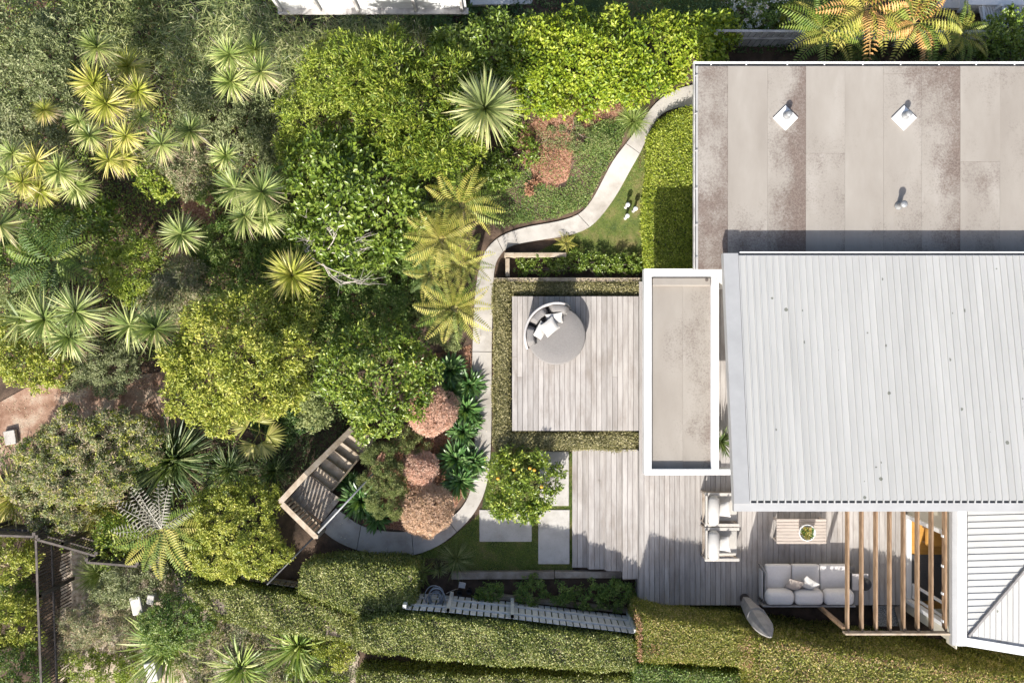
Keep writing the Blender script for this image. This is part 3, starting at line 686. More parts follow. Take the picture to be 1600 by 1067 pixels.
# barge flashing on the west edge, ridge gutter, south gutter
MB().add([(RX0-.06,RYN+.03,ZN+.05),(TX0-.012,RYN+.03,ZN+.05),(TX0-.012,RYS-.03,ZS+.05),(RX0-.06,RYS-.03,ZS+.05),(RX0-.06,RYN+.03,ZN-.17),(TX0-.012,RYN+.03,ZN+.03),(TX0-.012,RYS-.03,ZS+.03),(RX0-.06,RYS-.03,ZS-.17)],
         [(0,3,2,1),(0,1,5,4),(1,2,6,5),(2,3,7,6),(3,0,4,7)]).build('barge_flashing', M['flashing'], house)
MB().box(((RX0+XR)/2+.16, RYN+0.055, ZN-0.035), (XR-RX0-.36, 0.03, 0.08)).build('gutter', M['white'], house)
MB().box(((RX0+XR)/2+.16, RYN+0.011, ZN-0.06), (XR-RX0-.36, 0.052, 0.02)).build('gutter_channel', M['dark_metal'], house)
sg = MB().box(((TX0+XR)/2-.19, RYS-0.115, ZS-0.045), (XR-TX0+.34, 0.19, 0.13)).build('gutter', M['flashing'], house)
MB().box(((TX0+XR)/2, RYS+0.008, ZS-0.015), (XR-TX0-.04, 0.036, 0.02)).build('channel', M['dark_metal'], sg)
for q in range(0, 60):
    xx = TX0 + (q+.06)*TP
    if xx < XR-.2: MB().box((xx, RYS+0.005, ZS+0.015), (0.03, 0.05, 0.03)).build('tray_end', M['tray'], sg)

# entry canopy: white frame round a sunk membrane
ZC = 2.45
cn = thing('entry_canopy', 'white framed flat canopy beside the ribbed roof', 'canopy', tuple(P(1065, 580, ZC).xy) + (0.0,))
def pbox(px0, py0, px1, py1, z0, z1, name, m, parent, g=0.0):
    a, b = P(px0, py0, z1), P(px1, py1, z1)
    return MB().box(((a.x+b.x)/2, (a.y+b.y)/2, (z0+z1)/2), (b.x-a.x-g, a.y-b.y-g, z1-z0)).build(name, m, parent)
pbox(1007, 420, 1018, 742, 2.15, ZC, 'frame_side', M['white'], cn)
pbox(1018, 420, 1123, 432, 2.15, ZC-.002, 'frame_end', M['white'], cn)
pbox(1112, 432, 1123, 733, 2.15, ZC, 'frame_side', M['white'], cn)
pbox(1018, 733, 1146, 742, 2.15, ZC-.002, 'frame_end', M['white'], cn)
o = pbox(1018, 432, 1067, 733, 2.2, 2.30, 'roof_panel', M['membrane'], cn, 0.003); o['stain'] = 0.0; o['bias'] = 0.1
o = pbox(1067, 432, 1112, 733, 2.2, 2.304, 'roof_panel', M['membrane'], cn, 0.003); o['stain'] = 0.05; o['bias'] = 0.32
a, b = P(1020, 434, 2.42), P(1110.5, 446.5, 2.42)
ub = MB().rbox(((a.x+b.x)/2, (a.y+b.y)/2, 2.36), (b.x-a.x, a.y-b.y, 0.12), 0.02, 2).build('upstand', M['membrane'], cn); ub['stain'] = -0.2; ub['bias'] = 0.1
c = P(1104, 437.5, 2.42); MB().lathe((c.x, c.y, 2.42), [(0.035, 0), (0.04, 0.012), (0.02, 0.014)], 14).build('drain', M['charcoal'], ub)
for px, py in ((1045, 440), (1045, 728), (1108, 728)):
    c = P(px, py, 2.15); MB().box((c.x, c.y, 1.03), (0.11, 0.11, 2.22)).build('post', M['white'], cn)

# ------------------------------------------------------------------ decks and steps
PITCH = 8.2
dk = thing('daybed_deck', 'square weathered timber deck carrying the round daybed', 'deck', P(900, 568, Z0))
md = thing('lounge_deck', 'weathered timber deck with the outdoor lounge furniture', 'deck', P(1200, 830, Z0))
def board(px0, px1, py0, py1, z, parent, name='deck_board'):
    a, b = P(px0, py0, 0), P(px1, py1, 0)
    dz = random.uniform(-0.0015, 0.0015)
    return MB().box(((a.x+b.x)/2, (a.y+b.y)/2, z-0.016+dz), (b.x-a.x-0.010, a.y-b.y-0.004, 0.032)).build(name, M['deck'], parent)
def run(px0, px1, py0, py1, z, parent, p=PITCH, split=0.35):
    n = max(1, round((px1-px0)/p)); w = (px1-px0)/n
    for i in range(n):
        cut = [py0, py1]
        if random.random() < split: cut = [py0, py0+(py1-py0)*random.choice((.3, .45, .6, .72)), py1]
        for a, b in zip(cut[:-1], cut[1:]): board(px0+i*w, px0+(i+1)*w, a, b, z, parent)
run(800, 998, 463, 673, 0, dk, split=0.12)
for py in (468, 520, 570, 620, 668):
    a, b = P(802, py), P(996, py); MB().box(((a.x+b.x)/2, a.y, -0.10), (b.x-a.x, 0.05, 0.13)).build('joist', M['charcoal'], dk)
a, b = P(797.5, 462), P(797.5, 674)
run(998.4, 1142, 440, 945, 0, md)
run(1142, 1416, 712, 945, 0, md, split=0.2)
for py in (700, 745, 790, 840, 890, 940):
    a, b = P(1000, py), P(1414, py); MB().box(((a.x+b.x)/2, a.y, -0.10), (b.x-a.x, 0.05, 0.13)).build('joist', M['charcoal'], md)
st = thing('deck_steps', 'broad weathered timber steps down from the deck to the lawn', 'steps', P(945, 800, Z0))
for i, (a0, a1, zz, yb) in enumerate(((973.5, 998, -0.12, 906), (948.5, 973.5, -0.24, 896), (921.5, 948.5, -0.36, 895), (896, 921.5, -0.48, 894))):
    n = 3; w = (a1-a0)/n
    for j in range(n): board(a0+j*w, a0+(j+1)*w, 703, yb, zz, st, 'tread_board')
    q0, q1 = P(a1, 704), P(a1, yb); MB().box((q0.x-0.012, (q0.y+q1.y)/2, zz+0.043), (0.02, q0.y-q1.y, 0.083)).build('riser', M['deck'], st)
    q0, q1 = P(a0+.6, yb-1), P(a1-.6, yb-1)
    MB().box(((q0.x+q1.x)/2, q0.y, (zz-0.035+Z0-.05)/2), (q1.x-q0.x, 0.03, zz-0.035-Z0+.05)).build('end_board', M['timber_grey'], st)
q0, q1 = P(999, 676), P(999, 945)
MB().box((q0.x-0.02, q1.y+0.35, -0.30), (0.022, 0.7, 0.5)).build('skirting', M['deck'], md)

# ------------------------------------------------------------------ east wing behind the pergola
wg = thing('house_wing', 'low white wing with ribbed roof and an open sliding door', 'house', (12.5, -6, Z0))
WX = 618*S
yN, yS, yE = wy(803, 0), wy(940, 0), wy(957, 0)
MB().box((13.2, yE+0.06, 0.9), (15.4-WX-0.2, 0.12, 3.0)).build('wall', M['cream'], wg)
MB().box((WX+0.06, (yS+yE)/2, 0.9), (0.12, yS-yE-0.004, 3.0)).build('wall', M['cream'], wg)
MB().box((WX+0.06, (yN-3.2)/2, 0.9), (0.12, -3.2-yN, 3.0)).build('wall', M['cream'], wg)
MB().box((15.3, -5.3, 0.9), (0.12, 4.3, 3.0)).build('wall', M['cream'], wg)
for q in range(30):
    y = -3.3 - q*0.142
    if y < yE: break
    MB().box((WX-0.012+0.004*(q % 2), y-0.071, 2.22), (0.03, 0.138, 0.42)).build('cladding_board', M['cream'], wg)
MB().box(((WX+15.2)/2+0.1, -5.3, -0.02), (15.2-WX, 4.2, 0.08)).build('floor', M['ochre'], wg)
sl = MB().box((WX+0.02, (yN+yS)/2, 0.03), (0.13, yN-yS, 0.05)).build('door_sill', M['white'], wg)
for y in (yN-0.05, yS+0.05):
    MB().box((WX+0.0, y, 1.04), (0.16, 0.10, 1.95)).build('door_jamb', M['white'], wg)
MB().box((WX+0.02, (yN+yS)/2, 1.97), (0.14, yN-yS-0.21, 0.08)).build('door_head', M['white'], wg)
sd_ = thing('sliding_door', 'white framed glass sliding door pushed open behind the pergola', 'door', (WX+0.1, yS+0.5, 0.06))
for y in (yS+0.16, yS+0.50): MB().box((WX+0.115, y, 1.0), (0.045, 0.07, 1.86)).build('stile', M['white'], sd_)
for z in (0.12, 1.88): MB().box((WX+0.115, yS+0.33, z), (0.04, 0.265, 0.08)).build('rail', M['white'], sd_)
MB().box((WX+0.115, yS+0.33, 1.0), (0.012, 0.265, 1.67)).build('pane', M['glass'], sd_)
ra, rb = P(1423, 866, .03), P(1475, 938, .03)
tag(MB().rbox(((ra.x+rb.x)/2, (ra.y+rb.y)/2, 0.034), (rb.x-ra.x, ra.y-rb.y, 0.02), 0.008, 1).build('floor_rug', M['rug']), 'dark rug on the ochre floor inside the open door', 'rug')
ac = thing('indoor_chair', 'ochre upholstered chair inside the open sliding door', 'chair', P(1462, 838, 0.05))
c = P(1462, 838, 0.3)
MB().rbox((c.x, c.y, 0.30), (0.52, 0.52, 0.18), 0.05, 3).build('seat', M['ochre'], ac, True)
MB().rbox((c.x+0.27, c.y, 0.52), (0.14, 0.54, 0.5), 0.05, 3).build('backrest', M['ochre'], ac, True)
for sx in (-.2, .2):
    for sy in (-.2, .2): MB().box((c.x+sx, c.y+sy, 0.115), (0.04, 0.04, 0.21)).build('leg', M['cedar'], ac)
# wing roof
def wz(px): return 2.46 + (px-1500)*0.0013
def hipx(py): return 1514 + (992-py)*0.85
def hipy(px): return 992 - (px-1514)/0.85
wr = MB()
rp = [P(1492, 760, 2.42), P(1492, 1004, 2.42), P(1760, 1046, 2.42), P(1760, 760, 2.42)]
wr.prism([(p.x, p.y) for p in rp], 2.34, 2.42); wroof = wr.build('roof', M['white_dirty'], wg)
y = 786.0
while y < 985:
    ya, yb = y, y+10.1
    xa, xb = min(1745, hipx(ya)-1), min(1745, hipx(yb)-1)
    if xb > 1514:
        t = lambda px: (px-1511)*0.028
        q = [P(1512, ya+.9, wz(1512)), P(1512, yb, wz(1512)), P(xb, yb-t(xb), wz(xb)), P(xa, ya+.9-t(xa), wz(xa))]
        vs_ = q + [p-Vector((0,0,.03)) for p in q]
        MB().add(vs_, [(0,1,2,3),(0,4,5,1),(1,5,6,2),(2,6,7,3),(3,7,4,0)]).build('roof_tray', M['tray'], wroof)
        q = [P(1512, ya+.2, wz(1512)-.005), P(xa, ya+.2-t(xa), wz(xa)-.005)]
        MB().bar(q[0], q[1], 0.024, 0.046).build('roof_rib', M['tray'], wroof)
    y += 10.1
x = 1520.0
while x < 1740:
    xa, xb = x, x+9.0; ea = lambda px: 992+(px-1514)*0.16
    if hipy(xb)+2 < ea(xb)-2:
        zt = lambda px: wz(px)
        q = [P(xa+.7, max(770, hipy(xa)+3), wz(xa)), P(xa+.7, ea(xa), 2.45), P(xb, ea(xb), 2.45), P(xb, max(770, hipy(xb)+3), wz(xb))]
        vs_ = q + [p-Vector((0,0,.03)) for p in q]
        MB().add(vs_, [(0,1,2,3),(0,4,5,1),(1,5,6,2),(2,6,7,3),(3,7,4,0)]).build('roof_tray', M['tray'], wroof)
        MB().bar(P(xa, max(770, hipy(xa)+3), wz(xa)+.012), P(xa, ea(xa), 2.462), 0.016, 0.05).build('roof_rib', M['flashing'], wroof)
    x += 9.0
MB().bar(P(1513, 993, 2.50), P(1745, hipy(1745), wz(1745)+.05), 0.055, 0.09).build('hip_cap', M['canvas'], wroof)
pbox(1497, 770, 1510.5, 1009, 2.44, 2.50, 'verge_flashing', M['white'], wg)
pbox(1488, 770, 1496.5, 1008, 2.33, 2.47, 'gutter', M['flashing'], wg)
a, b = P(1494, 999, 2.435), P(1760, 1043, 2.435)
MB().bar(a, b, 0.20, 0.10).build('gutter', M['white'], wg)

# ------------------------------------------------------------------ pergola
pg = thing('pergola', 'timber slatted pergola against the white wing', 'pergola', P(1400, 940, 0))
ZG = 2.30
for cx in (1324.3, 1346.5, 1368.8, 1390.4, 1412, 1434, 1455.8, 1477):
    x = wx(cx+1.5, ZG); ya, yb = -3.9, wy(986, ZG)
    MB().add([(x-.024,ya,ZG),(x+.024,ya,ZG),(x+.024,yb,ZG),(x-.024,yb,ZG),(x-.024,ya,ZG-.16),(x+.024,ya,ZG-.16),(x+.024,yb+.05,ZG-.16),(x-.024,yb+.05,ZG-.16)],
             [(0,3,2,1),(4,5,6,7),(0,1,5,4),(1,2,6,5),(2,3,7,6),(3,0,4,7)]).build('rafter', M['cedar'], pg)
a, b = P(1319, 988.5, ZG-.02), P(1482, 988.5, ZG-.02)
MB().bar(a, b, 0.045, 0.19).build('beam', M['timber_pale'], pg)
x = wx(1323, ZG); y = wy(986, ZG)+0.05
MB().box((x, y-0.02, (ZG-.2-0.65)/2), (0.09, 0.09, ZG-.2+.65)).build('post', M['cedar'], pg)
for py in (838, 885, 928, 971):
    c = P(1477, py, ZG+.01); MB().box((c.x-.04, c.y, ZG-.05), (0.02, 0.06, 0.1)).build('bracket', M['white'], pg)

# ground behind the lounge deck: pebble bed and a grey board
sheet('pebble_bed', [(1363,946),(1400,946),(1404,978),(1366,978)], -0.12, M['pebble'], label='speckled pebble strip behind the deck')
tag(MB().bar(P(1402, 946, -.05), P(1412, 985, -.05), 0.17, 0.04).build('loose_board', M['timber_grey']), 'grey loose board lying under the pergola beside the pebbles', 'board')

# ------------------------------------------------------------------ furniture
# three seat sofa facing the table
sf = thing('outdoor_sofa', 'pale grey three seat outdoor sofa facing the slatted table', 'sofa', P(1263, 915, 0))
zs = 0.42
a, b = P(1190, 884, .25), P(1336, 946, .25)
MB().box(((a.x+b.x)/2, (a.y+b.y)/2, 0.2), (b.x-a.x, a.y-b.y-.02, 0.06)).build('frame', M['canvas'], sf)
for px in (1195, 1331):
    for py in (889, 941):
        c = P(px, py, .1); MB().box((c.x, c.y, 0.085), (0.05, 0.05, 0.17)).build('leg', M['canvas'], sf)
for i, (xa, xb) in enumerate(((1197, 1237), (1238, 1281), (1282, 1327))):
    a, b = P(xa, 882.5, zs), P(xb, 926, zs)
    MB().rbox(((a.x+b.x)/2, (a.y+b.y)/2, 0.325), (b.x-a.x, a.y-b.y, 0.19), 0.05, 3).build('seat_cushion', M['fabric_sofa'], sf, True)
for i, (xa, xb) in enumerate(((1198, 1242), (1243, 1288), (1289, 1336))):
    a, b = P(xa, 918, .72), P(xb, 947, .72)
    MB().rbox(((a.x+b.x)/2, (a.y+b.y)/2-0.03, 0.58), (b.x-a.x, (a.y-b.y)*.8, 0.36), 0.13, 4, Matrix.Rotation(R(10), 3, 'X')).build('back_cushion', M['fabric_sofa'], sf, True)
a, b = P(1195, 884, .55), P(1195, 944, .55)
MB().tube([(a.x-.05, a.y-.05, .2), (a.x-.05, a.y-.05, .53), (a.x+.02, a.y-.2, .55), (b.x+.02, b.y+.2, .55), (b.x-.05, b.y+.05, .53), (b.x-.05, b.y+.05, .2)], 0.028, 8).build('arm_frame', M['canvas'], sf, True)
MB().box((a.x-.055, (a.y+b.y)/2, 0.39), (0.03, (a.y-b.y)*.72, 0.26)).build('arm_panel', M['fabric_light'], sf)
a, b = P(1192, 947, .7), P(1337, 947, .7)
MB().box(((a.x+b.x)/2, a.y, 0.45), (b.x-a.x, 0.04, 0.5)).build('back_frame', M['canvas'], sf)
def scatter_cushion(px, py, z, w, d, h, rzz, rx, m, label, grp, ry=0):
    Mx = Matrix.Rotation(R(rzz), 3, 'Z') @ Matrix.Rotation(R(rx), 3, 'X') @ Matrix.Rotation(R(ry), 3, 'Y')
    o = pillow(P(px, py, z), w, d, h, Mx).build('scatter_cushion', m, None, True); return tag(o, label, 'cushion', grp)
scatter_cushion(1241, 914, 0.60, 0.42, 0.42, 0.16, -14, 38, M['fabric_taupe'], 'taupe cushion leaning on the sofa back', 'cushions on the sofa')
scatter_cushion(1263, 912, 0.62, 0.42, 0.42, 0.16, -32, 38, M['fabric_white'], 'white cushion beside the taupe one on the sofa', 'cushions on the sofa')

# slatted coffee table with a potted succulent
ct = thing('coffee_table', 'low slatted timber coffee table on the shaded deck', 'table', P(1252, 828, 0))
a, b = P(1213.5, 810.5, .38), P(1291.5, 849.5, .38); n = 8; w = (a.y-b.y)/n
for i in range(n): MB().rbox(((a.x+b.x)/2, a.y-(i+.5)*w, 0.365), (b.x-a.x, w-0.008, 0.03), 0.006, 1).build('slat', M['teak'], ct)
for sx in (a.x+.05, b.x-.05): MB().box((sx, (a.y+b.y)/2, 0.32), (0.05, a.y-b.y-.06, 0.055)).build('rail', M['teak'], ct)
for sx in (a.x+.05, b.x-.05):
    for sy in (a.y-.06, b.y+.06): MB().box((sx, sy, 0.146), (0.055, 0.055, 0.29)).build('leg', M['teak'], ct)
pp = thing('potted_succulent', 'white round pot of green and bronze succulents on the table', 'potted plant', P(1257, 829, .38))
c = P(1257, 829, .38)
MB().lathe(c, [(0.12,0),(0.17,0.05),(0.215,0.16),(0.225,0.22),(0.205,0.225),(0.195,0.18),(0.05,0.17)], 28).build('pot', M['white'], pp, True)
arr = []
for q in range(26):
    t = random.uniform(0, 6.28); r_ = random.uniform(0, .15); n = 9
    base = np.tile(np.array([c.x+r_*math.cos(t), c.y+r_*math.sin(t), c.z+.19]), (n, 1)); th = np.arange(n)*2.4+t
    d = np.stack([np.cos(th), np.sin(th), rng.uniform(.4, 1.4, n)], 1)
    arr.append(blade_arrays(base, d, rng.uniform(.08, .16, n), 0.045, 0.1, rnd=np.full(n, random.random()) ))
v_, t_, r_ = join(arr); mesh_np('foliage', v_, t_, leafmat('leaf_succulent', [(0.03, 0.07, 0.02), (0.08, 0.14, 0.04), (0.28, 0.20, 0.05), (0.36, 0.34, 0.16)], patch=0.05), pp, rnd=r_)

# two armchairs
def armchair(py0, label):
    x0_, x1_ = 1098, 1151
    c = P((x0_+x1_)/2, py0+26, .3)
    ch = thing('armchair', label, 'armchair', (c.x, c.y, 0), 'armchairs on the deck')
    W_, D_ = 0.90, 0.94      # along y, along x
    MB().rbox((c.x+.04, c.y, 0.31), (D_-.10, W_-.2, 0.17), 0.045, 3).build('seat_cushion', M['fabric_cream'], ch, True)
    MB().box((c.x, c.y, 0.19), (D_-.04, W_-.06, 0.05)).build('frame', M['timber_grey'], ch)
    for sx in (-1, 1):
        for sy in (-1, 1): MB().box((c.x+sx*(D_/2-.05), c.y+sy*(W_/2-.05), 0.082), (0.06, 0.06, 0.165)).build('leg', M['timber_grey'], ch)
    for sy in (-1, 1):
        MB().rbox((c.x, c.y+sy*(W_/2-.035), 0.545), (D_, 0.085, 0.035), 0.012, 2).build('armrest', M['fabric_cream'], ch)
        for sx in (-1, 1): MB().box((c.x+sx*(D_/2-.05), c.y+sy*(W_/2-.035), 0.37), (0.05, 0.05, 0.31)).build('arm_post', M['timber_grey'], ch)
    MB().rbox((c.x-D_/2+.03, c.y, 0.60), (0.05, W_-.1, 0.12), 0.012, 2).build('back_rail', M['fabric_cream'], ch)
    pts = [(c.x-.24, c.y-.42, .58), (c.x-.24, c.y-.34, .58), (c.x-.24, c.y, .6), (c.x-.24, c.y+.30, .6), (c.x-.24, c.y+.38, .6)]
    MB().tube(pts, [.06, .145, .165, .15, .07], 16).build('back_bolster', M['fabric_white'], ch, True)
    return c
c1 = armchair(767, 'cream armchair nearest the white canopy')
c2 = armchair(820.5, 'cream armchair further from the canopy, half in shade')
for c, lb in ((c1, 'crumpled white cushion on the armchair nearest the canopy'), (c2, 'crumpled white cushion on the armchair further from the canopy')):
    Mx = Matrix.Rotation(R(8), 3, 'Z') @ Matrix.Rotation(R(-52), 3, 'Y')
    tag(pillow((c.x+.03, c.y+.02, .56), .42, .42, .17, Mx).build('scatter_cushion', M['fabric_white'], None, True), lb, 'cushion', 'cushions on the armchairs')

# side table with a black bowl
sdt = thing('side_table', 'grey side table with dark round tray beyond the sofa', 'side table', P(1345, 910, 0))
a, b = P(1332, 896, .45), P(1357, 922, .45)
MB().rbox(((a.x+b.x)/2, (a.y+b.y)/2, 0.44), (b.x-a.x, a.y-b.y, 0.03), 0.01, 1).build('table_top', M['fabric_light'], sdt)
for sx in (a.x+.03, b.x-.03): MB().box((sx, (a.y+b.y)/2, 0.21), (0.03, a.y-b.y-.03, 0.42)).build('side_panel', M['canvas'], sdt)
c = P(1351, 912, .47)
tag(MB().lathe((c.x, c.y, .456), [(0.12,0),(0.165,0.02),(0.17,0.06),(0.158,0.06),(0.15,0.025),(0.03,0.02)], 24).build('round_bowl', M['black'], None, True), 'black round bowl on the grey side table', 'bowl')

# round daybed
db = thing('round_daybed', 'round grey daybed with a curved high back on the square deck', 'daybed', P(870, 524, 0))
c = P(869.5, 524, .42); c.z = 0; r0 = 0.80
MB().lathe((c.x, c.y, 0.03), [(r0*.93,0),(r0*.97,0.06),(r0*.98,0.22),(r0*.95,0.24)], 48).build('base', M['fabric_grey'], db, True)
MB().lathe((c.x, c.y, 0.27), [(r0*.95,0),(r0*.995,0.03),(r0,0.09),(r0*.985,0.135),(r0*.94,0.155),(r0*.5,0.165),(0.02,0.168)], 48).build('mattress', M['fabric_grey'], db, True)
def arc_wall(ri, ro, z0, z1, a0, a1, n=26, taper=0.12, lean=0.05):
    m_ = MB(); vs_ = []; fs = []
    for i in range(n+1):
        t = i/n; a_ = R(a0+(a1-a0)*t); h = z0+(z1-z0)*min(1, (min(t, 1-t)/taper)**.5 if taper else 1)
        for rr, zz in ((ri, z0), (ri+lean, h-.02), (ri+lean+.02, h), (ro+lean-.02, h), (ro+lean, h-.02), (ro, z0)):
            vs_.append((c.x+rr*math.cos(a_), c.y+rr*math.sin(a_), zz))
    k_ = 6
    for i in range(n):
        for j in range(k_):
            fs.append((i*k_+j, (i+1)*k_+j, (i+1)*k_+(j+1)%k_, i*k_+(j+1)%k_))
    fs += [tuple(range(k_)), tuple(range(n*k_+k_-1, n*k_-1, -1))]
    return m_.add(vs_, fs)
arc_wall(r0*.98, r0*1.06, 0.05, 0.86, 62, 206).build('back_shell', M['fabric_light'], db, True)
for a0, a1 in ((64, 108), (110, 156), (158, 202)):
    arc_wall(r0*.72, r0*.95, 0.43, 0.80, a0, a1, 14, 0.2, 0.06).build('back_cushion', M['fabric_grey'], db, True)
scatter_cushion(866, 498, .62, .46, .42, .17, 8, 48, M['fabric_white'], 'white cushion leaning on the right of the daybed back', 'cushions on the daybed')
scatter_cushion(845, 516, .62, .46, .42, .17, 62, 52, M['fabric_white'], 'white cushion leaning on the left of the daybed back', 'cushions on the daybed')
scatter_cushion(859, 511, .74, .44, .44, .18, 38, 30, M['fabric_white'], 'white cushion lying in front of the other two on the daybed', 'cushions on the daybed')

# closed umbrella
um = thing('closed_umbrella', 'closed grey garden umbrella standing at the deck edge', 'umbrella', P(1163, 934, 0))
b0 = P(1163, 934, 0); top = P(1204, 995, 2.75); d = top-b0
MB().lathe(b0, [(0.13,0),(0.13,0.03),(0.05,0.05),(0.04,0.2)], 20).build('base', M['charcoal'], um)
MB().tube([b0+d*.05, b0+d*.98], 0.024, 8).build('pole', M['steel'], um)
n = 9; ring = []; prof = [(.10, .15), (.14, .18), (.30, .21), (.50, .24), (.68, .23), (.82, .17), (.93, .09), (.98, .05), (1.0, .02)]
vs_ = []
for t, r_ in prof:
    for k in range(n):
        a_ = 2*math.pi*k/n; rr = r_*1.12*(1+.20*math.cos(3*a_+.6)*(1-t*.6)); vs_.append(b0+d*t+Vector((rr*math.cos(a_), rr*math.sin(a_)*.75, 0)))
m_ = len(prof)
MB().add(vs_, [(i*n+k, i*n+(k+1)%n, (i+1)*n+(k+1)%n, (i+1)*n+k) for i in range(m_-1) for k in range(n)] + [tuple(range(n))[::-1], tuple((m_-1)*n+k for k in range(n))]).build('canopy', M['canvas'], um, False)
MB().tube([b0+d*.50+Vector((.0,.0,.0)), b0+d*.53], .25, 14).build('tie_strap', M['canvas'], um, True)

# bollard lights on the lawn
for i, (px, py) in enumerate(((977.5, 324), (989.5, 330), (977, 341))):
    b_ = PG(px, py); lb = ('white bollard light nearest the path', 'white bollard light nearest the hedge', 'white bollard light standing lowest of the three')[i]
    g_ = thing('garden_light', lb, 'garden light', b_, 'garden lights on the small lawn')
    MB().lathe(b_-Vector((0,0,.05)), [(.05,0),(.05,.08),(.035,.1),(.034,.40)], 14).build('post', M['white_dirty'], g_)
    MB().lathe(b_+Vector((0,0,.351)), [(.034,0),(.06,.01),(.065,.08),(.055,.15),(.03,.18)], 14).build('lamp_head', M['white'], g_, True)

# ------------------------------------------------------------------ sleepers (timber garden edges)
def sleeper(pa, pb, z, w, label, m='timber_pale', h=0.2):
    o = MB().rbox(((P(*pa, z)+P(*pb, z))/2) - Vector((0, 0, h/2)), ((P(*pb, z)-P(*pa, z)).length, w, h), 0.012, 1,
              Matrix.Rotation(math.atan2((P(*pb)-P(*pa)).y, (P(*pb)-P(*pa)).x), 3, 'Z')).build('timber_sleeper', M[m])
    return tag(o, label, 'sleeper', 'timber garden edging')
sleeper((772, 437), (1006, 437), -.15, .12, 'long pale timber edge above the deck hedge', h=.45)
sleeper((788, 398), (885, 398), -.25, .13, 'short timber edge of the dark bed below the path', h=.4)
sleeper((793, 403), (793, 432), -.26, .12, 'short timber edge running from the path bed to the long edge', h=.4)
sleeper((705, 899.5), (866, 898.5), -.42, .21, 'weathered timber sleeper edging the shaded lawn, left length', 'timber_grey', .28)
sleeper((867, 898), (971, 898), -.42, .19, 'weathered timber sleeper at the foot of the steps', 'timber_grey', .28)
sleeper((973, 901), (998, 900), -.20, .17, 'short timber sleeper against the deck edge', 'timber_grey', .3)
sleeper((748, 929.5), (985, 955), -.45, .14, 'long low timber rail beside the slatted grey fence', 'timber_pale', .2)

# ------------------------------------------------------------------ fences
def fence(name, label, pts, ztop, zbase, pale_w, gap, m, rails=2, posts=(), group=None, thick=0.02, rail_m=None, prail=0.0, top_rail=True, post_side=1):
    """pts: pixel polyline of the fence top. Pales stand side by side along it."""
    W = [P(px, py, ztop) for px, py in pts]
    f = thing(name, label, 'fence', (W[0].x, W[0].y, zbase), group)
    pale = None
    for a, b in zip(W[:-1], W[1:]):
        d = (b-a); L_ = d.length; d.normalize(); nrm = Vector((-d.y, d.x, 0)) * post_side; ang = math.atan2(d.y, d.x)
        n = int(L_/(pale_w+gap)); step = L_/n
        me = MB().box((0, 0, (ztop-zbase)/2), (pale_w, thick, ztop-zbase)).build('pale', m, None)
        mesh = me.data; bpy.data.objects.remove(me)
        for i in range(n):
            c = a + d*(i+.5)*step
            o = bpy.data.objects.new('pale', mesh); o.location = Vector((c.x, c.y, zbase+random.uniform(-.006, .006))) - Vector(f.location); o.rotation_euler.z = ang
            link(o, f)
        for r_ in range(rails):
            z = zbase + (ztop-zbase)*((r_+.7)/(rails+.2))
            q = nrm*(thick/2+.022)
            MB().bar(Vector((a.x, a.y, z))+q, Vector((b.x, b.y, z))+q, 0.04, 0.07).build('rail', rail_m or m, f)
        if top_rail:
            MB().bar(Vector((a.x, a.y, ztop+.02)), Vector((b.x, b.y, ztop+.02)), 0.06, 0.035).build('cap_rail', rail_m or m, f)
        k = max(1, int(L_/2.0))
        for i in range(k+1):
            c = a + d*(L_*i/k) + nrm*(thick/2+.07); MB().box((c.x, c.y, (ztop+zbase)/2+.02), (0.09, 0.09, ztop-zbase+.06)).build('post', rail_m or m, f)
    return f
fence('slatted_fence', 'low grey slatted fence between planting bed and long clipped hedge', [(632, 951), (700, 956), (800, 966), (992, 989)], 1.0, -0.32, 0.15, 0.022, M['grey_fence'], top_rail=False)
fence('paling_fence', 'pale grey paling fence behind the flat roof', [(1118, 49), (1260, 50), (1640, 50)], 1.25, -0.6, 0.13, 0.02, M['white_dirty'], top_rail=True, post_side=-1)
fence('picket_fence', 'dark picket fence running down the left edge of the garden', [(57, 842), (60, 930), (66, 1090)], -0.15, -1.75, 0.022, 0.075, M['charcoal'], rail_m=M['charcoal'], rails=1, thick=0.022)
fence('picket_fence', 'dark picket fence turning right from the left corner post', [(57, 842), (98, 853), (150, 868)], -0.15, -1.5, 0.022, 0.06, M['charcoal'], rails=2, thick=0.022)
fence('garden_fence', 'short dark fence above the olive grass tuft', [(136, 878), (215, 884)], -0.1, -1.3, 0.16, 0.03, M['charcoal'], rails=1)
fence('picket_fence', 'grey paling fence meeting the corner post from the left edge', [(-30, 835), (54, 838)], -0.2, -1.5, 0.14, 0.02, M['charcoal'], rails=1)
fence('paling_fence', 'short weathered paling fence at the foot of the stair', [(380, 905), (470, 918)], -0.15, -0.9, 0.135, 0.02, M['timber_grey'], rails=1, top_rail=False)

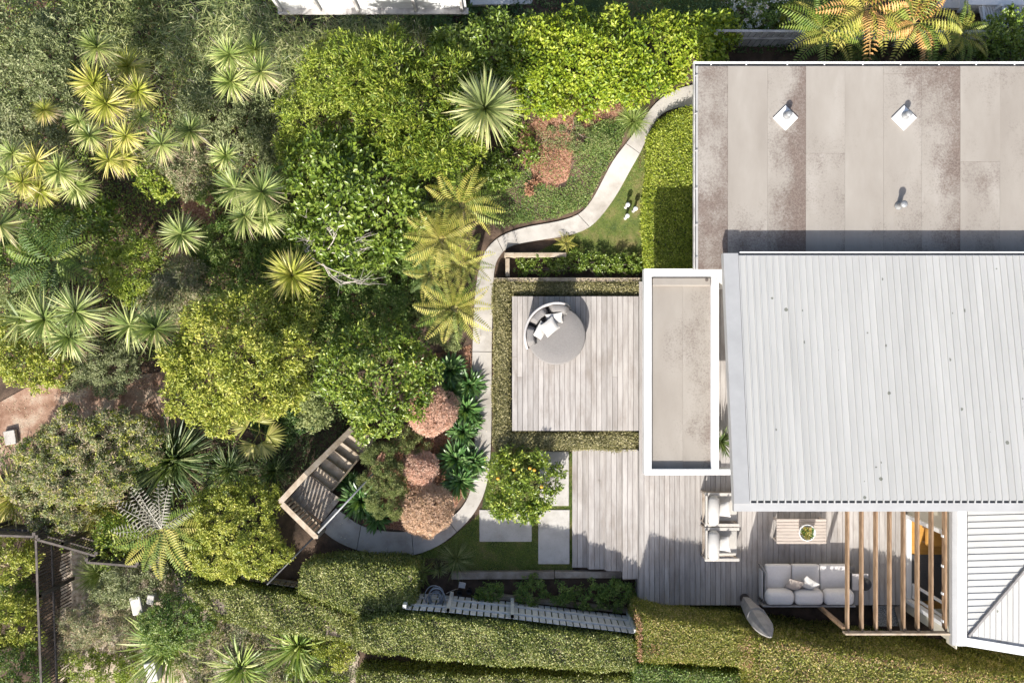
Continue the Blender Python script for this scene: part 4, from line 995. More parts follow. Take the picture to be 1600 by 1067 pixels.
# neighbour's white wall along the top edge
nwl = thing('neighbour_wall', 'white boarded wall with posts at the top edge', 'wall', P(580, 17, .6))
a, b = P(437, 14, .6), P(729, 14, .6); n = 9
for i in range(n):
    z = .6+.14*i
    MB().box(((a.x+b.x)/2, a.y+.02, z+.068), (b.x-a.x, 0.03, 0.134)).build('board', M['white'], nwl)
MB().box(((a.x+b.x)/2, a.y-.06, .57), (b.x-a.x+.1, 0.16, 0.06)).build('plinth', M['white_dirty'], nwl)
for px in (440, 500, 560, 650, 722):
    c = P(px, 14, .6); MB().box((c.x, c.y-.05, 1.22), (0.07, 0.10, 1.2)); MB().box((c.x, c.y+.15, -.05), (0.12, 0.12, 1.2)).build('pier', M['timber_grey'], nwl); MB().box((c.x, c.y-.05, 1.22), (0.07, 0.10, 1.2)).build('post', M['white_dirty'], nwl)
tag(MB().bar(P(735, 5, 0), P(905, 2, 0), 0.16, 0.12).build('grey_beam', M['grey_fence']), 'grey weathered beam beside the white wall at the top edge', 'beam')

# neighbour's white deck and stair at the top right
nb = thing('neighbour_porch', 'white porch and balustrade at the top right corner', 'porch', P(1560, 10, 0))
pbox(1468, -60, 1511, 13, -.1, .35, 'porch_floor', M['stone_white'], nb)
pbox(1513, -60, 1640, 8, -.1, .75, 'porch_roof', M['white'], nb)
for i in range(17):
    c = P(1536+i*3.4, 8+24, .3); MB().bar(P(1530+i*4.2, 10, .62), P(1538+i*4.2, 42, .62), 0.05, 0.03).build('slat', M['white'], nb)
for px in (1535, 1566): MB().bar(P(px, 8, .68), P(px+4, 44, .68), 0.06, 0.06).build('rail', M['white'], nb)
MB().box(tuple(P(1540, 26, .2)), (0.08, 0.08, 1.5)).build('post', M['white'], nb)
tag(MB().box(tuple(P(1525, 34, -.3)), (1.4, .5, .08)).build('brown_step', M['dirt']), 'brown step below the white porch', 'step')

# ------------------------------------------------------------------ garden stair
gs = thing('garden_stair', 'pale timber landing and stair going down under the glossy tree', 'stair', P(500, 780, -1.2))
ZL = -0.52
A_, B_, C_, D_ = P(453.7, 777.5, ZL), P(481.9, 741.8, ZL), P(532.5, 779.3, ZL), P(500, 821, ZL)
u = (B_-A_).normalized(); v = (C_-B_); vl = v.length; v.normalize(); ul = (B_-A_).length
n = 7
for i in range(n):
    q = A_ + v*(vl/n*(i+.5)) + u*ul/2
    MB().bar(q-u*ul/2, q+u*(ul/2), vl/n-.008, .035).build('landing_plank', M['timber_grey'], gs)
sw = vl*0.62
for i in range(6):
    z = ZL-.16*(i+1); q = B_ + u*(.02+.285*i) + v*.06
    p0 = Vector((q.x, q.y, z))
    MB().bar(p0+u*.145, p0+u*.145+v*sw, .285, .04).build('tread', M['timber_pale'], gs)
    MB().bar(p0+Vector((0,0,.085)), p0+v*sw+Vector((0,0,.085)), .022, .125).build('riser', M['timber_pale'], gs)
for off in (0.02, sw+.09):
    p0 = B_+v*off; p1 = B_+v*off+u*1.75; MB().bar(Vector((p0.x, p0.y, ZL-.10)), Vector((p1.x, p1.y, ZL-1.05)), .045, .24).build('stringer', M['timber_pale'], gs)
K0, K1, K2 = P(438, 784, .38), P(478, 741, .38), P(549, 671, -.35)
MB().bar(K0, K1, .15, .04).build('handrail', M['timber_pale'], gs)
MB().bar(K1, K2, .15, .04).build('handrail', M['timber_pale'], gs)
K3 = P(494, 839, .38)
MB().bar(K0+Vector((.05,-.05,.003)), K3, .14, .04).build('handrail', M['timber_pale'], gs)
for q in (K0, K1, K3): MB().box((q.x, q.y, (q.z-1.6)/2), (.09, .09, q.z+1.56)).build('post', M['timber_pale'], gs)
MB().box((K2.x, K2.y, -.95), (.09, .09, 1.15)).build('post', M['timber_pale'], gs)
for i in range(11):
    q = K0.lerp(K3, (i+.7)/11.6); MB().box((q.x, q.y, -.08), (.05, .05, .86), Matrix.Rotation(R(45), 3, 'Z')).build('baluster', M['timber_pale'], gs)
MB().bar(Vector((K0.x, K0.y, ZL+.03))+v*.05, Vector((K3.x, K3.y, ZL+.03)), .05, .10).build('bottom_rail', M['timber_pale'], gs)
hr = thing('pipe_rail', 'galvanised pipe handrail crossing the stair landing', 'handrail', P(540, 790, Z0))
ra, rb = P(418, 912, .30), P(497, 832, .35); rc = P(582, 741, .35)
MB().tube([rb, rc], .028, 8).build('pipe', M['steel'], hr, True)
MB().tube([ra, rb], .026, 8).build('pipe', M['dark_metal'], hr, True)
for q in (ra, rb, P(533, 793, .35), rc): MB().tube([(q.x, q.y, -1.2), (q.x, q.y, q.z)], .024, 8).build('post', M['steel'], hr, True)

# ------------------------------------------------------------------ hose, pots, small things by the fence
pts = []
for i in range(420):
    t = i/420; a_ = t*2*math.pi*10
    r_ = .20+.055*math.sin(t*23)+.03*math.sin(t*57+1)
    pts.append(P(681, 933, .35) + Vector((r_*.92*math.cos(a_)+.035*math.sin(t*31), r_*1.12*math.sin(a_)+.04*math.cos(t*19), .02+.10*t+.03*math.sin(t*40))))
hz = thing('garden_hose', 'coiled grey blue garden hose hung on the slatted fence', 'hose', P(681, 930, .2))
MB().tube(pts, .0125, 6).build('hose_coil', M['rubber'], hz, True)
MB().tube([P(697, 927, .3), P(707, 922, .1), P(717, 919, -.3)], .008, 6).build('hose_tail', M['fabric_taupe'], hz, True)
for px, py, lb in ((717.5, 927, 'empty black pot left of the two by the lawn sleeper'), (733, 924.5, 'empty black pot right of the grey box'), (743, 931, 'empty black pot at the end of the timber rail')):
    c = P(px, py, -.35)
    tag(MB().lathe((c.x, c.y, -.56), [(.05,0),(.068,.17),(.078,.172),(.078,.19),(.064,.19),(.05,.03),(.005,.025)], 18).build('plant_pot', M['black'], None, True), lb, 'pot', 'empty pots by the fence')
c = P(722, 914, -.35); tb = thing('tap_box', 'small pale grey box on a peg beside the sleeper', 'box', (c.x, c.y, -.6))
MB().rbox((c.x, c.y, -.36), (.19, .16, .05), .012, 1, Matrix.Rotation(R(-10), 3, 'Z')).build('lid', M['fabric_light'], tb)
MB().box((c.x, c.y, -.49), (.04, .04, .21)).build('peg', M['grey_fence'], tb)

# white stone posts in the lower left litter
for px, py, w_, d_, lb in ((213, 946, .30, .52, 'broad white stone block beside the dark round bush'), (236, 1050, .32, .55, 'white stone block at the bottom edge below the green flax')):
    c = P(px, py, -.5); tag(MB().rbox((c.x, c.y, -.75), (w_, d_, .55), .03, 2, Matrix.Rotation(R(12), 3, 'Z')).build('stone_block', M['stone_white']), lb, 'stone block')
c = P(233, 938, -.5); tag(MB().rbox((c.x, c.y, -.8), (.20, .28, .5), .03, 2, Matrix.Rotation(R(-8), 3, 'Z')).build('stone_block', M['stone_white']), 'small white stone block right beside the broad one', 'stone block')
c = P(12, 684, -1.6); tag(MB().rbox((c.x, c.y, -1.76), (.34, .42, .14), .02, 2, Matrix.Rotation(R(10), 3, 'Z')).build('stone_slab', M['concrete']), 'pale stone slab at the end of the dirt path', 'stone slab')
# ------------------------------------------------------------------ plants
def gz(px, py):
    p = P(px, py, Z0); return zg(p.x, p.y)

def limbs(base, ends, r0, n=6, wob=.08):
    """tapered trunk with limbs to every end"""
    m_ = MB(); base = Vector(base); cen = sum((Vector(e) for e in ends), Vector())/len(ends)
    fork = base.lerp(cen, .45); fork.x += random.gauss(0, wob); fork.y += random.gauss(0, wob)
    m_.tube([base-Vector((0,0,.1)), base.lerp(fork, .5)+Vector((random.gauss(0,wob*.5), random.gauss(0,wob*.5), 0)), fork], [r0*1.25, r0, r0*.8], 8)
    for e in ends:
        e = Vector(e); mid = fork.lerp(e, .55)+Vector((random.gauss(0,wob), random.gauss(0,wob), .1))
        m_.tube([fork, mid, e], [r0*.6, r0*.4, r0*.15], n)
        for q in range(2):
            t = e+Vector((random.gauss(0,.25), random.gauss(0,.25), random.uniform(.05,.3))); m_.tube([mid, mid.lerp(t,.5)+Vector((0,0,.06)), t], [r0*.25, r0*.16, r0*.05], 5)
    return m_

NPLANT = [0]
def shrub(name, label, cat, lobes_px, lm, L, W, group=None, tree=False, r0=.05, bark='bark', sub=0, zfac=.85, extra=(), **kw):
    """lobes_px rows: (px, py, radius_px, z_top[, z_radius_m])"""
    lobes = []; main = []
    for row in lobes_px:
        px, py, rp, zt = row[:4]
        rm = rp*S*(H-zt)/H; rzz = row[4] if len(row) > 4 else min(rm*zfac, max(.15, (zt-gz(px, py))*.55)); zc = zt-rzz; p = P(px, py, zc)
        lobes.append((p.x, p.y, p.z, rm*(.84 if sub else 1), rm*(.84 if sub else 1), rzz*(.84 if sub else 1)))
        main.append(lobes[-1])
        for _ in range(int(sub*(3.0 + 3.4*rm*rm))):
            t = random.uniform(0, 6.28); e = math.asin(random.uniform(-.1, 1)); k = random.uniform(.17, .36)*min(1, (1.15/max(rm, .3))**.5)
            f = random.uniform(.80, .98)
            lobes.append((p.x+rm*f*math.cos(t)*math.cos(e), p.y+rm*f*math.sin(t)*math.cos(e), p.z+rzz*f*math.sin(e), rm*k, rm*k, rm*k*random.uniform(.7, 1.1)))
    c0 = np.mean([l_[:2] for l_ in lobes], 0); zb = zg(*c0)
    root = thing(name, label, cat, (c0[0], c0[1], zb), group)
    limbs((c0[0], c0[1], zb), [l_[:3] for l_ in main], r0).build('trunk' if tree else 'stems', M[bark], root, True)
    arr = [crown_arrays(lobes, L, W, **kw)]
    v_, t_, q_ = arr[0]
    mesh_np('crown' if tree else 'foliage', v_, t_, LM[lm] if isinstance(lm, str) else lm, root, rnd=q_); NPLANT[0] += len(t_)
    for (lm2, L2, W2, cov2, nm) in extra:
        v_, t_, q_ = crown_arrays(lobes, L2, W2, **{**kw, 'cov': cov2, 'inner': 0, 'jitter': .06}); mesh_np(nm, v_, t_, LM[lm2], root, rnd=q_); NPLANT[0] += len(t_)
    return root, lobes

def hedge(name, label, poly_px, zt, zb, lm, L, W, cov=3.0, group=None, cat='hedge', amp=.03, side=1.0, core='bark', ztops=None):
    top = [P(px, py, zt) for px, py in poly_px]
    n = len(top); area = poly_area(top)
    if sum(top[i].x*top[(i+1)%n].y-top[(i+1)%n].x*top[i].y for i in range(n)) < 0: top = top[::-1]
    cx = sum(p.x for p in top)/n; cy = sum(p.y for p in top)/n
    root = thing(name, label, cat, (cx, cy, zb), group)
    ins = []
    for i in range(n):      # inset solid core, added unseen to stop light leaking through the leaves
        a, b, c = top[i-1], top[i], top[(i+1)%n]
        d1 = (b-a).normalized(); d2 = (c-b).normalized(); n1 = Vector((-d1.y, d1.x, 0)); n2 = Vector((-d2.y, d2.x, 0))
        q = (n1+n2); q = q/max(.4, q.length_squared)*2
        ins.append((b.x+q.x*.07, b.y+q.y*.07))
    MB().prism(ins, zb, zt-.09).build('opaque_core', M[core], root)
    la = L*W*.5
    k = int(area*cov/la); q = sample_poly([(p.x, p.y) for p in top], k)
    zz = zt + amp*(np.sin(q[:,0]*3.1+1)*np.sin(q[:,1]*3.7)+.6*np.sin(q[:,0]*7.3+q[:,1]*5.1)) + rng.normal(0, .018, k) - np.abs(rng.normal(0, .03, k))
    dm_ = np.full(k, 9.0)
    for i in range(n):
        a, b = top[i], top[(i+1)%n]; e = b-a; t = np.clip(((q[:,0]-a.x)*e.x+(q[:,1]-a.y)*e.y)/e.length_squared, 0, 1); dm_ = np.minimum(dm_, np.hypot(q[:,0]-a.x-t*e.x, q[:,1]-a.y-t*e.y))
    zz -= np.clip(.13-dm_, 0, 1)**2*5          # clipped edges are a little rounded
    sh = rng.random(k) < .03; zz = np.where(sh, zz+rng.uniform(.02, .09, k), zz)      # stray shoots
    pos = np.concatenate([q, zz[:, None]], 1)
    d = unit(np.stack([rng.normal(0, 1, k), rng.normal(0, 1, k), rng.normal(.35, .5, k)], 1)); nr = np.stack([rng.normal(0, .55, k), rng.normal(0, .55, k), np.ones(k)], 1)
    ps, ds, ns = [pos], [d], [nr]
    for i in range(n):
        a, b = top[i], top[(i+1)%n]; e = (b-a); ln = e.length; hgt = zt-zb
        m_ = int(ln*hgt*cov*.7*side/la)
        if m_ < 1: continue
        t = rng.random(m_); o_ = np.array([e.y/ln, -e.x/ln, 0])
        z = zb+hgt*rng.random(m_)
        p = np.stack([a.x+e.x*t, a.y+e.y*t, z], 1) + o_*(rng.normal(0, .03, m_)+.02*np.sin(t*ln*5+z*4)+.02*np.sin(t*ln*2.1+1)-.01)[:, None]
        ps.append(p); ds.append(unit(rng.normal(0, .8, (m_, 3))+o_*.4)); ns.append(o_+rng.normal(0, .5, (m_, 3))+np.array([0,0,.3]))
    pos, d, nr = np.concatenate(ps), np.concatenate(ds), np.concatenate(ns); k = len(pos)
    v_, t_, r_ = leaf_arrays(pos, d, nr, L*rng.uniform(.7, 1.3, k), W*rng.uniform(.7, 1.3, k))
    mesh_np('foliage', v_, t_, LM[lm], root, rnd=r_); NPLANT[0] += len(t_)
    return root

# --- spiky heads: unit meshes per colour, shared by every head
HEADS = {}
def head_mesh(lm, var, n=115, w=.06, lo=-.55, droop=.16):
    key = (lm, var, n); n = int(n*(1.0, .72, 1.3)[var])
    if key not in HEADS:
        z = rng.uniform(lo, .98, n); t = np.arange(n)*2.39996+var; r_ = np.sqrt(1-z*z)
        d = np.stack([r_*np.cos(t), r_*np.sin(t), z], 1); d = unit(d+rng.normal(0, .07, (n, 3)))
        v_, tr, q_ = blade_arrays(d*.04, d, rng.uniform(.78, 1.08, n), w*rng.uniform(.8, 1.15, n), droop*rng.uniform(.3, 1.6, n), rnd=np.clip((.6-z)*.5+rng.normal(.25, .22, n), 0, 1), roll=.25, segs=3, prof=[.55, 1.0, .62])
        o = mesh_np('leaf_head', v_, tr, LM[lm], None, rnd=q_); HEADS[key] = o.data; bpy.data.objects.remove(o)
    return HEADS[key]
def leaf_head(px, py, rp, z, lm, parent, n=115, w=.06, lo=-.55, tilt=.36):
    p = P(px, py, z); o = bpy.data.objects.new('leaf_head', head_mesh(lm, random.randrange(3) if n < 140 else 0, n, w, lo))
    s_ = rp*S*(H-z)/H*1.05; o.scale = (s_*random.uniform(.92, 1.08), s_, s_*random.uniform(.7, 1.15)); o.rotation_euler = (random.gauss(0, tilt), random.gauss(0, tilt), random.uniform(0, 6.28))
    o.location = p-Vector(parent.location); link(o, parent)
    if n < 140:      # skirt of dead leaves under the living head
        key = ('skirt', random.randrange(2))
        if key not in HEADS:
            k_ = 34; z_ = rng.uniform(-.95, -.1, k_); t = rng.uniform(0, 6.28, k_); r_ = np.sqrt(1-z_*z_)
            v_, tr, q_ = blade_arrays(np.zeros((k_, 3)), np.stack([r_*np.cos(t), r_*np.sin(t), z_], 1), rng.uniform(.55, 1.05, k_), .05, .35, segs=3, prof=[.5, 1., .6])
            s2 = mesh_np('dead_leaves', v_, tr, LM['straw'], None, rnd=q_*.8); HEADS[key] = s2.data; bpy.data.objects.remove(s2)
        s2 = bpy.data.objects.new('dead_leaves', HEADS[key]); s2.scale = (s_,)*3; s2.rotation_euler.z = random.uniform(0, 6.28); s2.location = p-Vector(parent.location)-Vector((0, 0, .06)); link(s2, parent)
    return p
def cabbage(name, label, cat, base_px, heads, lm, group=None, r0=.07, bark='bark_pale', **kw):
    bz = gz(*base_px); b_ = P(*base_px, bz); root = thing(name, label, cat, b_, group)
    ends = [leaf_head(px, py, rp, z, lm if isinstance(lm, str) else random.choice(lm), root, **kw) for px, py, rp, z in heads]
    limbs(b_, [e-Vector((0,0,.06)) for e in ends], r0, 6, .12).build('trunk', M[bark], root, True)
    return root

CT = 'cabbage trees on the bank'
cabbage('cabbage_tree', 'branching cabbage tree with many yellow green heads in the upper left', 'tree', (190, 185),
        [(152,75,36,2.4),(146,130,37,2.1),(166,162,38,2.3),(215,143,32,2.0),(140,212,31,1.9),(123,190,24,1.7),(197,213,33,2.2),(252,226,36,1.9),(170,250,32,2.0),(190,247,30,1.7),(219,184,24,1.9),(200,105,36,1.5)], ['cordyy','cordy','cordyy','cordy'], CT)
cabbage('cabbage_tree', 'cabbage tree head standing alone at the far upper left', 'tree', (80, 190), [(69,173,25,1.5)], 'cordyy', CT, r0=.05)
cabbage('cabbage_tree', 'cluster of narrow yellow green heads at the left edge', 'tree', (45, 290),
        [(20,240,30,1.4),(58,252,34,1.6),(10,272,28,1.3),(35,285,28,1.3),(92,268,36,1.5),(118,290,34,.9),(62,298,30,.8),(-8,300,30,1.2)], ['cordy','cordyy','cordyg','cordy'], CT)
cabbage('cabbage_tree', 'green spiky head cut by the left edge', 'tree', (0, 352), [(0,352,40,1.2)], 'cordyg', CT)
cabbage('cabbage_tree', 'four pale spiky heads below the bamboo at the top', 'tree', (385, 110), [(358,86,36,1.9),(398,78,34,1.8),(362,128,33,1.6),(408,113,38,2.0)], 'cordy', CT)
cabbage('cabbage_tree', 'two small spiky heads in the grey green scrub', 'tree', (325, 230), [(297,205,32,1.4),(353,243,30,1.3)], ['cordy', 'cordyg'], CT)
cabbage('cabbage_tree', 'group of four broad green heads left of the glossy tree', 'tree', (390, 320), [(368,295,42,1.6),(409,300,44,1.8),(382,338,40,1.5),(414,340,36,1.3)], ['cordyg','cordy'], CT)
cabbage('cabbage_tree', 'single dark green spiky head in the dark clearing', 'tree', (283, 368), [(283,366,37,.9)], 'cordyg', CT)
cabbage('cabbage_tree', 'three large pale green heads beside the dark fern', 'tree', (95, 505), [(70,499,50,1.3),(118,487,50,1.5),(108,527,44,1.2),(32,500,40,.8)], 'cordyg', CT)
cabbage('cabbage_tree', 'pair of spiky heads above the dirt path', 'tree', (222, 515), [(203,509,42,1.2),(243,514,42,1.3)], 'cordyg', CT)
cabbage('yucca', 'round pale yellow green yucca below the dead branches', 'yucca', (457, 430), [(457,430,47,1.2)], 'cordyy', 'yuccas', n=150, w=.06, lo=-.3, tilt=.08)
cabbage('yucca', 'large blue green yucca by the bright hedge', 'yucca', (757, 172), [(757,170,66,2.5)], 'yucca', 'yuccas', n=230, w=.055, lo=-.55, tilt=.15)

# --- ferns
FR = {}
def frond_mesh(lm, var):
    if (lm, var) in FR: return FR[(lm, var)]
    sil = lm == 'fernsilver'; n = 13 if sil else 19; t = np.linspace(.09, .985, n)
    cx_ = t; cz_ = .30*np.sin(np.pi*t*.85)-.30*t*t
    cy_ = .04*np.sin(t*3+var)
    arr = []
    prof = np.minimum(1, t/.22)**.7*(1-t)**.55*1.12
    for sgn in (1, -1):
        pos = np.stack([cx_, cy_, cz_], 1); d = np.stack([np.full(n, .32), sgn*np.ones(n), -.28+rng.normal(0, .08, n)], 1)
        v_, tr, q_ = leaf_arrays(pos, d, np.tile([0, -.0, 1.], (n, 1))+rng.normal(0, .12, (n, 3)), .27*prof*rng.uniform(.9, 1.08, n), .024 if sil else .036, np.clip(rng.normal(.45, .2)+rng.normal(0, .14, n), 0, 1)); arr.append((v_, tr, q_))
    # toothed second row gives the pinnae their saw edge
    for sgn in (1, -1):
        for f in (() if sil else (.2, .42, .62, .8)):
            d = unit(np.stack([np.full(n, .32), sgn*np.ones(n), np.full(n, -.28)], 1)); pos = np.stack([cx_, cy_, cz_], 1)+d*(.27*prof*f)[:, None]
            d2 = np.stack([np.full(n, .9), sgn*np.full(n, .55), np.full(n, -.15)], 1)
            arr.append(leaf_arrays(pos, d2, np.tile([0, 0, 1.], (n, 1))+rng.normal(0, .1, (n, 3)), .036*prof*(1.3-f)+.004, .014, np.clip(rng.normal(.5, .15, n), 0, 1)))
    r_ = blade_arrays(np.array([[0, 0, 0.]]), np.array([[1, 0, .25]]), 1.0, .016, .25, rnd=np.array([.9]), roll=0)
    arr.append(r_); v_, tr, q_ = join(arr)
    o = mesh_np('frond', v_, tr, LM[lm], None, rnd=q_); FR[(lm, var)] = o.data; bpy.data.objects.remove(o); return FR[(lm, var)]
def fern(name, label, px, py, rp, z, mats, n=14, group=None, trunk=True, flat=1.0, dead=None):
    bz = gz(px, py); c = P(px, py, z); root = thing(name, label, 'fern', (c.x, c.y, bz), group)
    if trunk: MB().tube([(c.x, c.y, bz-.1), (c.x+.03, c.y, (bz+z)/2), (c.x, c.y, z)], [.11, .085, .07], 8).build('trunk', M['bark'], root, True)
    for i in range(n):
        m_ = mats[i % len(mats)] if dead is None else (dead if 0.12*n < i < n*.55 else mats[i % len(mats)])
        o = bpy.data.objects.new('frond', frond_mesh(m_, random.randrange(3))); L_ = rp*S*(H-z)/H*random.uniform(.9, 1.12)
        o.scale = (L_, L_*random.uniform(.9, 1.15), L_*flat*random.uniform(.7, 1.3)); lvl = i % 2
        a_ = 2*math.pi*i/n*(1 if n < 12 else 1)+random.gauss(0, .12)
        o.rotation_euler = (random.gauss(0, .12), -.12*lvl-random.uniform(-.1, .12), a_); o.location = Vector((c.x, c.y, z))-Vector(root.location); link(o, root)
    return root
TF = 'tree ferns by the path'
fern('tree_fern', 'golden tree fern, uppermost by the curving path', 722, 322, 64, 1.5, ['ferngold','fern','ferngold'], 14, TF)
fern('tree_fern', 'golden tree fern with brownish fronds in the middle of the group', 690, 374, 60, 1.7, ['ferngold','ferngold','ferngold'], 14, TF)
fern('tree_fern', 'green gold tree fern against the path edge', 722, 412, 50, 1.2, ['fern','ferngold'], 12, TF)
fern('tree_fern', 'golden green tree fern, lowest of the group beside the path', 710, 482, 60, 1.6, ['ferngold','ferngold','fern'], 14, TF)
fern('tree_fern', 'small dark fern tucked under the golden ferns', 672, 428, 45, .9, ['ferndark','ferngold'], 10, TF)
TN = 'tree ferns behind the flat roof'
fern('tree_fern', 'green and gold tree fern leftmost behind the flat roof', 1288, 48, 72, 1.9, ['fern','ferngold','fern'], 12, TN)
fern('tree_fern', 'orange tinted tree fern at the top edge behind the roof', 1352, 14, 82, 2.2, ['fernorange','ferngold','ferngold'], 12, TN)
fern('tree_fern', 'large gold and orange tree fern right of the orange one', 1428, 36, 76, 2.1, ['ferngold','fernorange','fern'], 13, TN)
fern('tree_fern', 'green tree fern rightmost behind the flat roof', 1500, 56, 50, 1.5, ['fern','fern','ferngold'], 12, TN)
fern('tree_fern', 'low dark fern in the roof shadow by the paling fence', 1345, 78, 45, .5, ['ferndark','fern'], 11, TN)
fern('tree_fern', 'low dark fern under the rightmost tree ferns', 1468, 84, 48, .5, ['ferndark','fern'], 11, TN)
fern('tree_fern', 'wide dark green fern in the shade of the left bank', 88, 408, 84, .2, ['ferndark','fern','ferndark'], 15)
fern('tree_fern', 'fern with bleached silver dead fronds in the lower left', 252, 826, 74, .9, ['ferngold','fern'], 16, dead='fernsilver', flat=.5)
fern('ground_fern', 'small yellow green fern by the clipped hedge end', 660, 893, 24, -.35, ['fern'], 8, trunk=False)
fern('ground_fern', 'small yellow fern on the edge below the path', 884, 380, 20, -.35, ['ferngold'], 9, trunk=False)
fern('ground_fern', 'small dark fern at the corner of the dark clearing', 152, 412, 30, -.5, ['ferndark','fern'], 9, trunk=False)

# --- flax and strap leaved clumps
def clump(name, label, cat, px, py, rp, lm, n=70, h=.8, w=.05, group=None, droop=.75, lo=.25, hi=1.5, z=None, segs=4):
    bz = gz(px, py) if z is None else z; c = P(px, py, bz+h*.5); c.z = bz
    n = int(n*2.3); w = w*.72; Lm = rp*S*1.0; t = rng.uniform(0, 6.28, n); el = rng.uniform(lo, hi, n)
    d = np.stack([np.cos(t)*np.cos(el), np.sin(t)*np.cos(el), np.sin(el)], 1)
    base = np.array([c.x, c.y, bz]) + np.stack([np.cos(t), np.sin(t), np.zeros(n)], 1)*rng.uniform(0, .12*Lm, n)[:, None]
    L_ = Lm*rng.uniform(.75, 1.1, n)/np.maximum(np.cos(el), .55); L_ = np.minimum(L_, Lm*1.5)
    v_, tr, q_ = blade_arrays(base, d, L_, w*rng.uniform(.7, 1.2, n), droop*rng.uniform(.3, 1.2, n)*np.sin(el), segs=segs, roll=.4)
    v_[:, 2] = np.maximum(v_[:, 2], bz+.01)
    o = mesh_np(name, v_, tr, LM[lm], None, rnd=q_); tag(o, label, cat, group); NPLANT[0] += len(tr); return o
FX = 'flax clumps'
clump('flax', 'dark glossy flax clump above the silver fern', 'flax', 262, 722, 82, 'flax', 130, 1.0, .06, FX)
clump('flax', 'dark green flax clump beside the round bush top', 'flax', 352, 735, 52, 'flax', 90, .7, .03, FX)
clump('flax', 'dark grassy flax clump under the stair handrail', 'flax', 425, 738, 42, 'flax', 90, .6, .022, FX)
clump('flax', 'yellow striped flax between the scrub mound and silver fern', 'flax', 152, 792, 62, 'flaxy', 80, .7, .045, FX)
clump('flax', 'yellow flax cut by the left edge below the mound', 'flax', 12, 780, 62, 'flaxy', 80, .7, .05, FX)
clump('flax', 'large green flax beneath the dark round bush', 'flax', 262, 1010, 76, 'flaxg', 90, .8, .065, FX)
clump('flax', 'broad green strap clump at the bottom left of the long hedge', 'flax', 462, 1015, 60, 'flaxg', 60, .6, .075, FX)
clump('flax', 'green strap clump at the bottom edge left', 'flax', 372, 1048, 56, 'flaxg', 55, .6, .06, FX)
clump('flax', 'bleached dead flax blades on the left edge', 'flax', 12, 890, 45, 'straw', 45, .4, .03, FX)
clump('grass_tuft', 'olive green grass tuft inside the dark fence corner', 'grass', 148, 900, 44, 'flaxg', 260, .7, .012, droop=.9)
clump('grass_tuft', 'drooping green grass clump at the shaded lawn edge', 'grass', 712, 876, 34, 'bamboo', 90, .4, .012, droop=.9)
clump('grass_tuft', 'small star shaped green clump left of the lawn sleeper', 'grass', 685, 891, 16, 'bamboo', 26, .2, .022, droop=.6)
clump('grass_tuft', 'fine green tuft on the inner bend of the path', 'grass', 990, 187, 30, 'flaxg', 220, .4, .010, droop=.9)
clump('dracaena', 'spiky dark green plant between canopy and ribbed roof', 'plant', 1131, 692, 26, 'flax', 50, .6, .04, droop=.5, z=.25)
SP = 'strap leaved plants along the path'
for px, py, rp, lb in ((702,578,30,'strap leaved plant at the top of the path border'),(734,602,28,'strap leaved plant right of the topmost one'),(706,612,26,'strap leaved plant above the large pink shrub'),
        (727,640,30,'strap leaved plant right of the large pink shrub'),(722,676,28,'strap leaved plant between the two upper pink shrubs'),(738,660,20,'small strap leaved plant leaning over the path'),(712,718,34,'strap leaved plant right of the middle pink shrub'),
        (738,722,26,'strap leaved plant at the path bend'),(718,752,30,'strap leaved plant above the tan pink shrub'),(562,784,34,'strap leaved plant beside the stair landing'),(588,810,28,'strap leaved plant on the inner path edge'),(545,758,24,'strap leaved plant by the pipe handrail')):
    clump('strap_plant', lb, 'plant', px, py, rp, 'strap', 58, .45, .095, SP, droop=.8, lo=.45, hi=1.4)
# fan palm
fp = thing('fan_palm', 'small yellow green fan palm below the yellow tree', 'palm', P(402, 676, gz(402, 676)))
c = P(402, 676, -.3)
MB().tube([(c.x, c.y, gz(402, 676)-.1), (c.x, c.y, -.5)], .05, 7).build('trunk', M['bark'], fp, True)
for a_ in (-1.0, -1.9, -.2, 2.6, 1.3):
    q = c+Vector((.32*math.cos(a_), .32*math.sin(a_), .12)); n = 17; th = a_+np.linspace(-1.5, 1.5, n)
    d = np.stack([np.cos(th), np.sin(th), np.full(n, .1)], 1)
    v1 = blade_arrays(np.tile(np.array(q), (n, 1)), d, .55*np.cos(np.linspace(-1.1, 1.1, n)*.6), .06, .35, roll=.5)
    v2 = blade_arrays(np.array([[c.x, c.y, -.5]]), np.array([list(q-Vector((c.x, c.y, -.5)))]), np.array([(q-Vector((c.x, c.y, -.5))).length]), .025, 0., roll=0)
    v_, tr, q_ = join([v1, v2]); mesh_np('fan_leaf', v_, tr, LM['flaxy'], fp, rnd=q_*.8)

# --- trees
shrub('feathery_tree', 'bright green feathery tree between glossy tree and big yucca', 'tree', [(608,108,56,2.3),(648,168,58,2.4),(702,216,60,2.3),(562,122,42,1.9),(640,232,48,1.9),(690,118,46,2.0),(595,180,45,2.0)], 'bright', .15, .04, tree=True, r0=.09, sub=3, cov=2.0, per=10, spread=(.15, 1.0))
shrub('feathery_tree', 'dull olive green tree left of the bright feathery tree', 'tree', [(512,130,50,1.5),(488,190,48,1.3),(535,90,40,1.4),(470,240,38,.9)], 'lime', .11, .03, tree=True, r0=.07, sub=2, cov=1.9, per=9)
shrub('glossy_tree', 'broad leaved glossy green tree in the left centre', 'tree', [(545,300,78,1.9),(492,262,50,1.6),(602,332,62,1.6),(522,365,60,1.4),(615,275,48,1.5),(575,380,48,1.2)], 'glossy', .17, .085, tree=True, r0=.09, sub=3, cov=1.7, per=8)
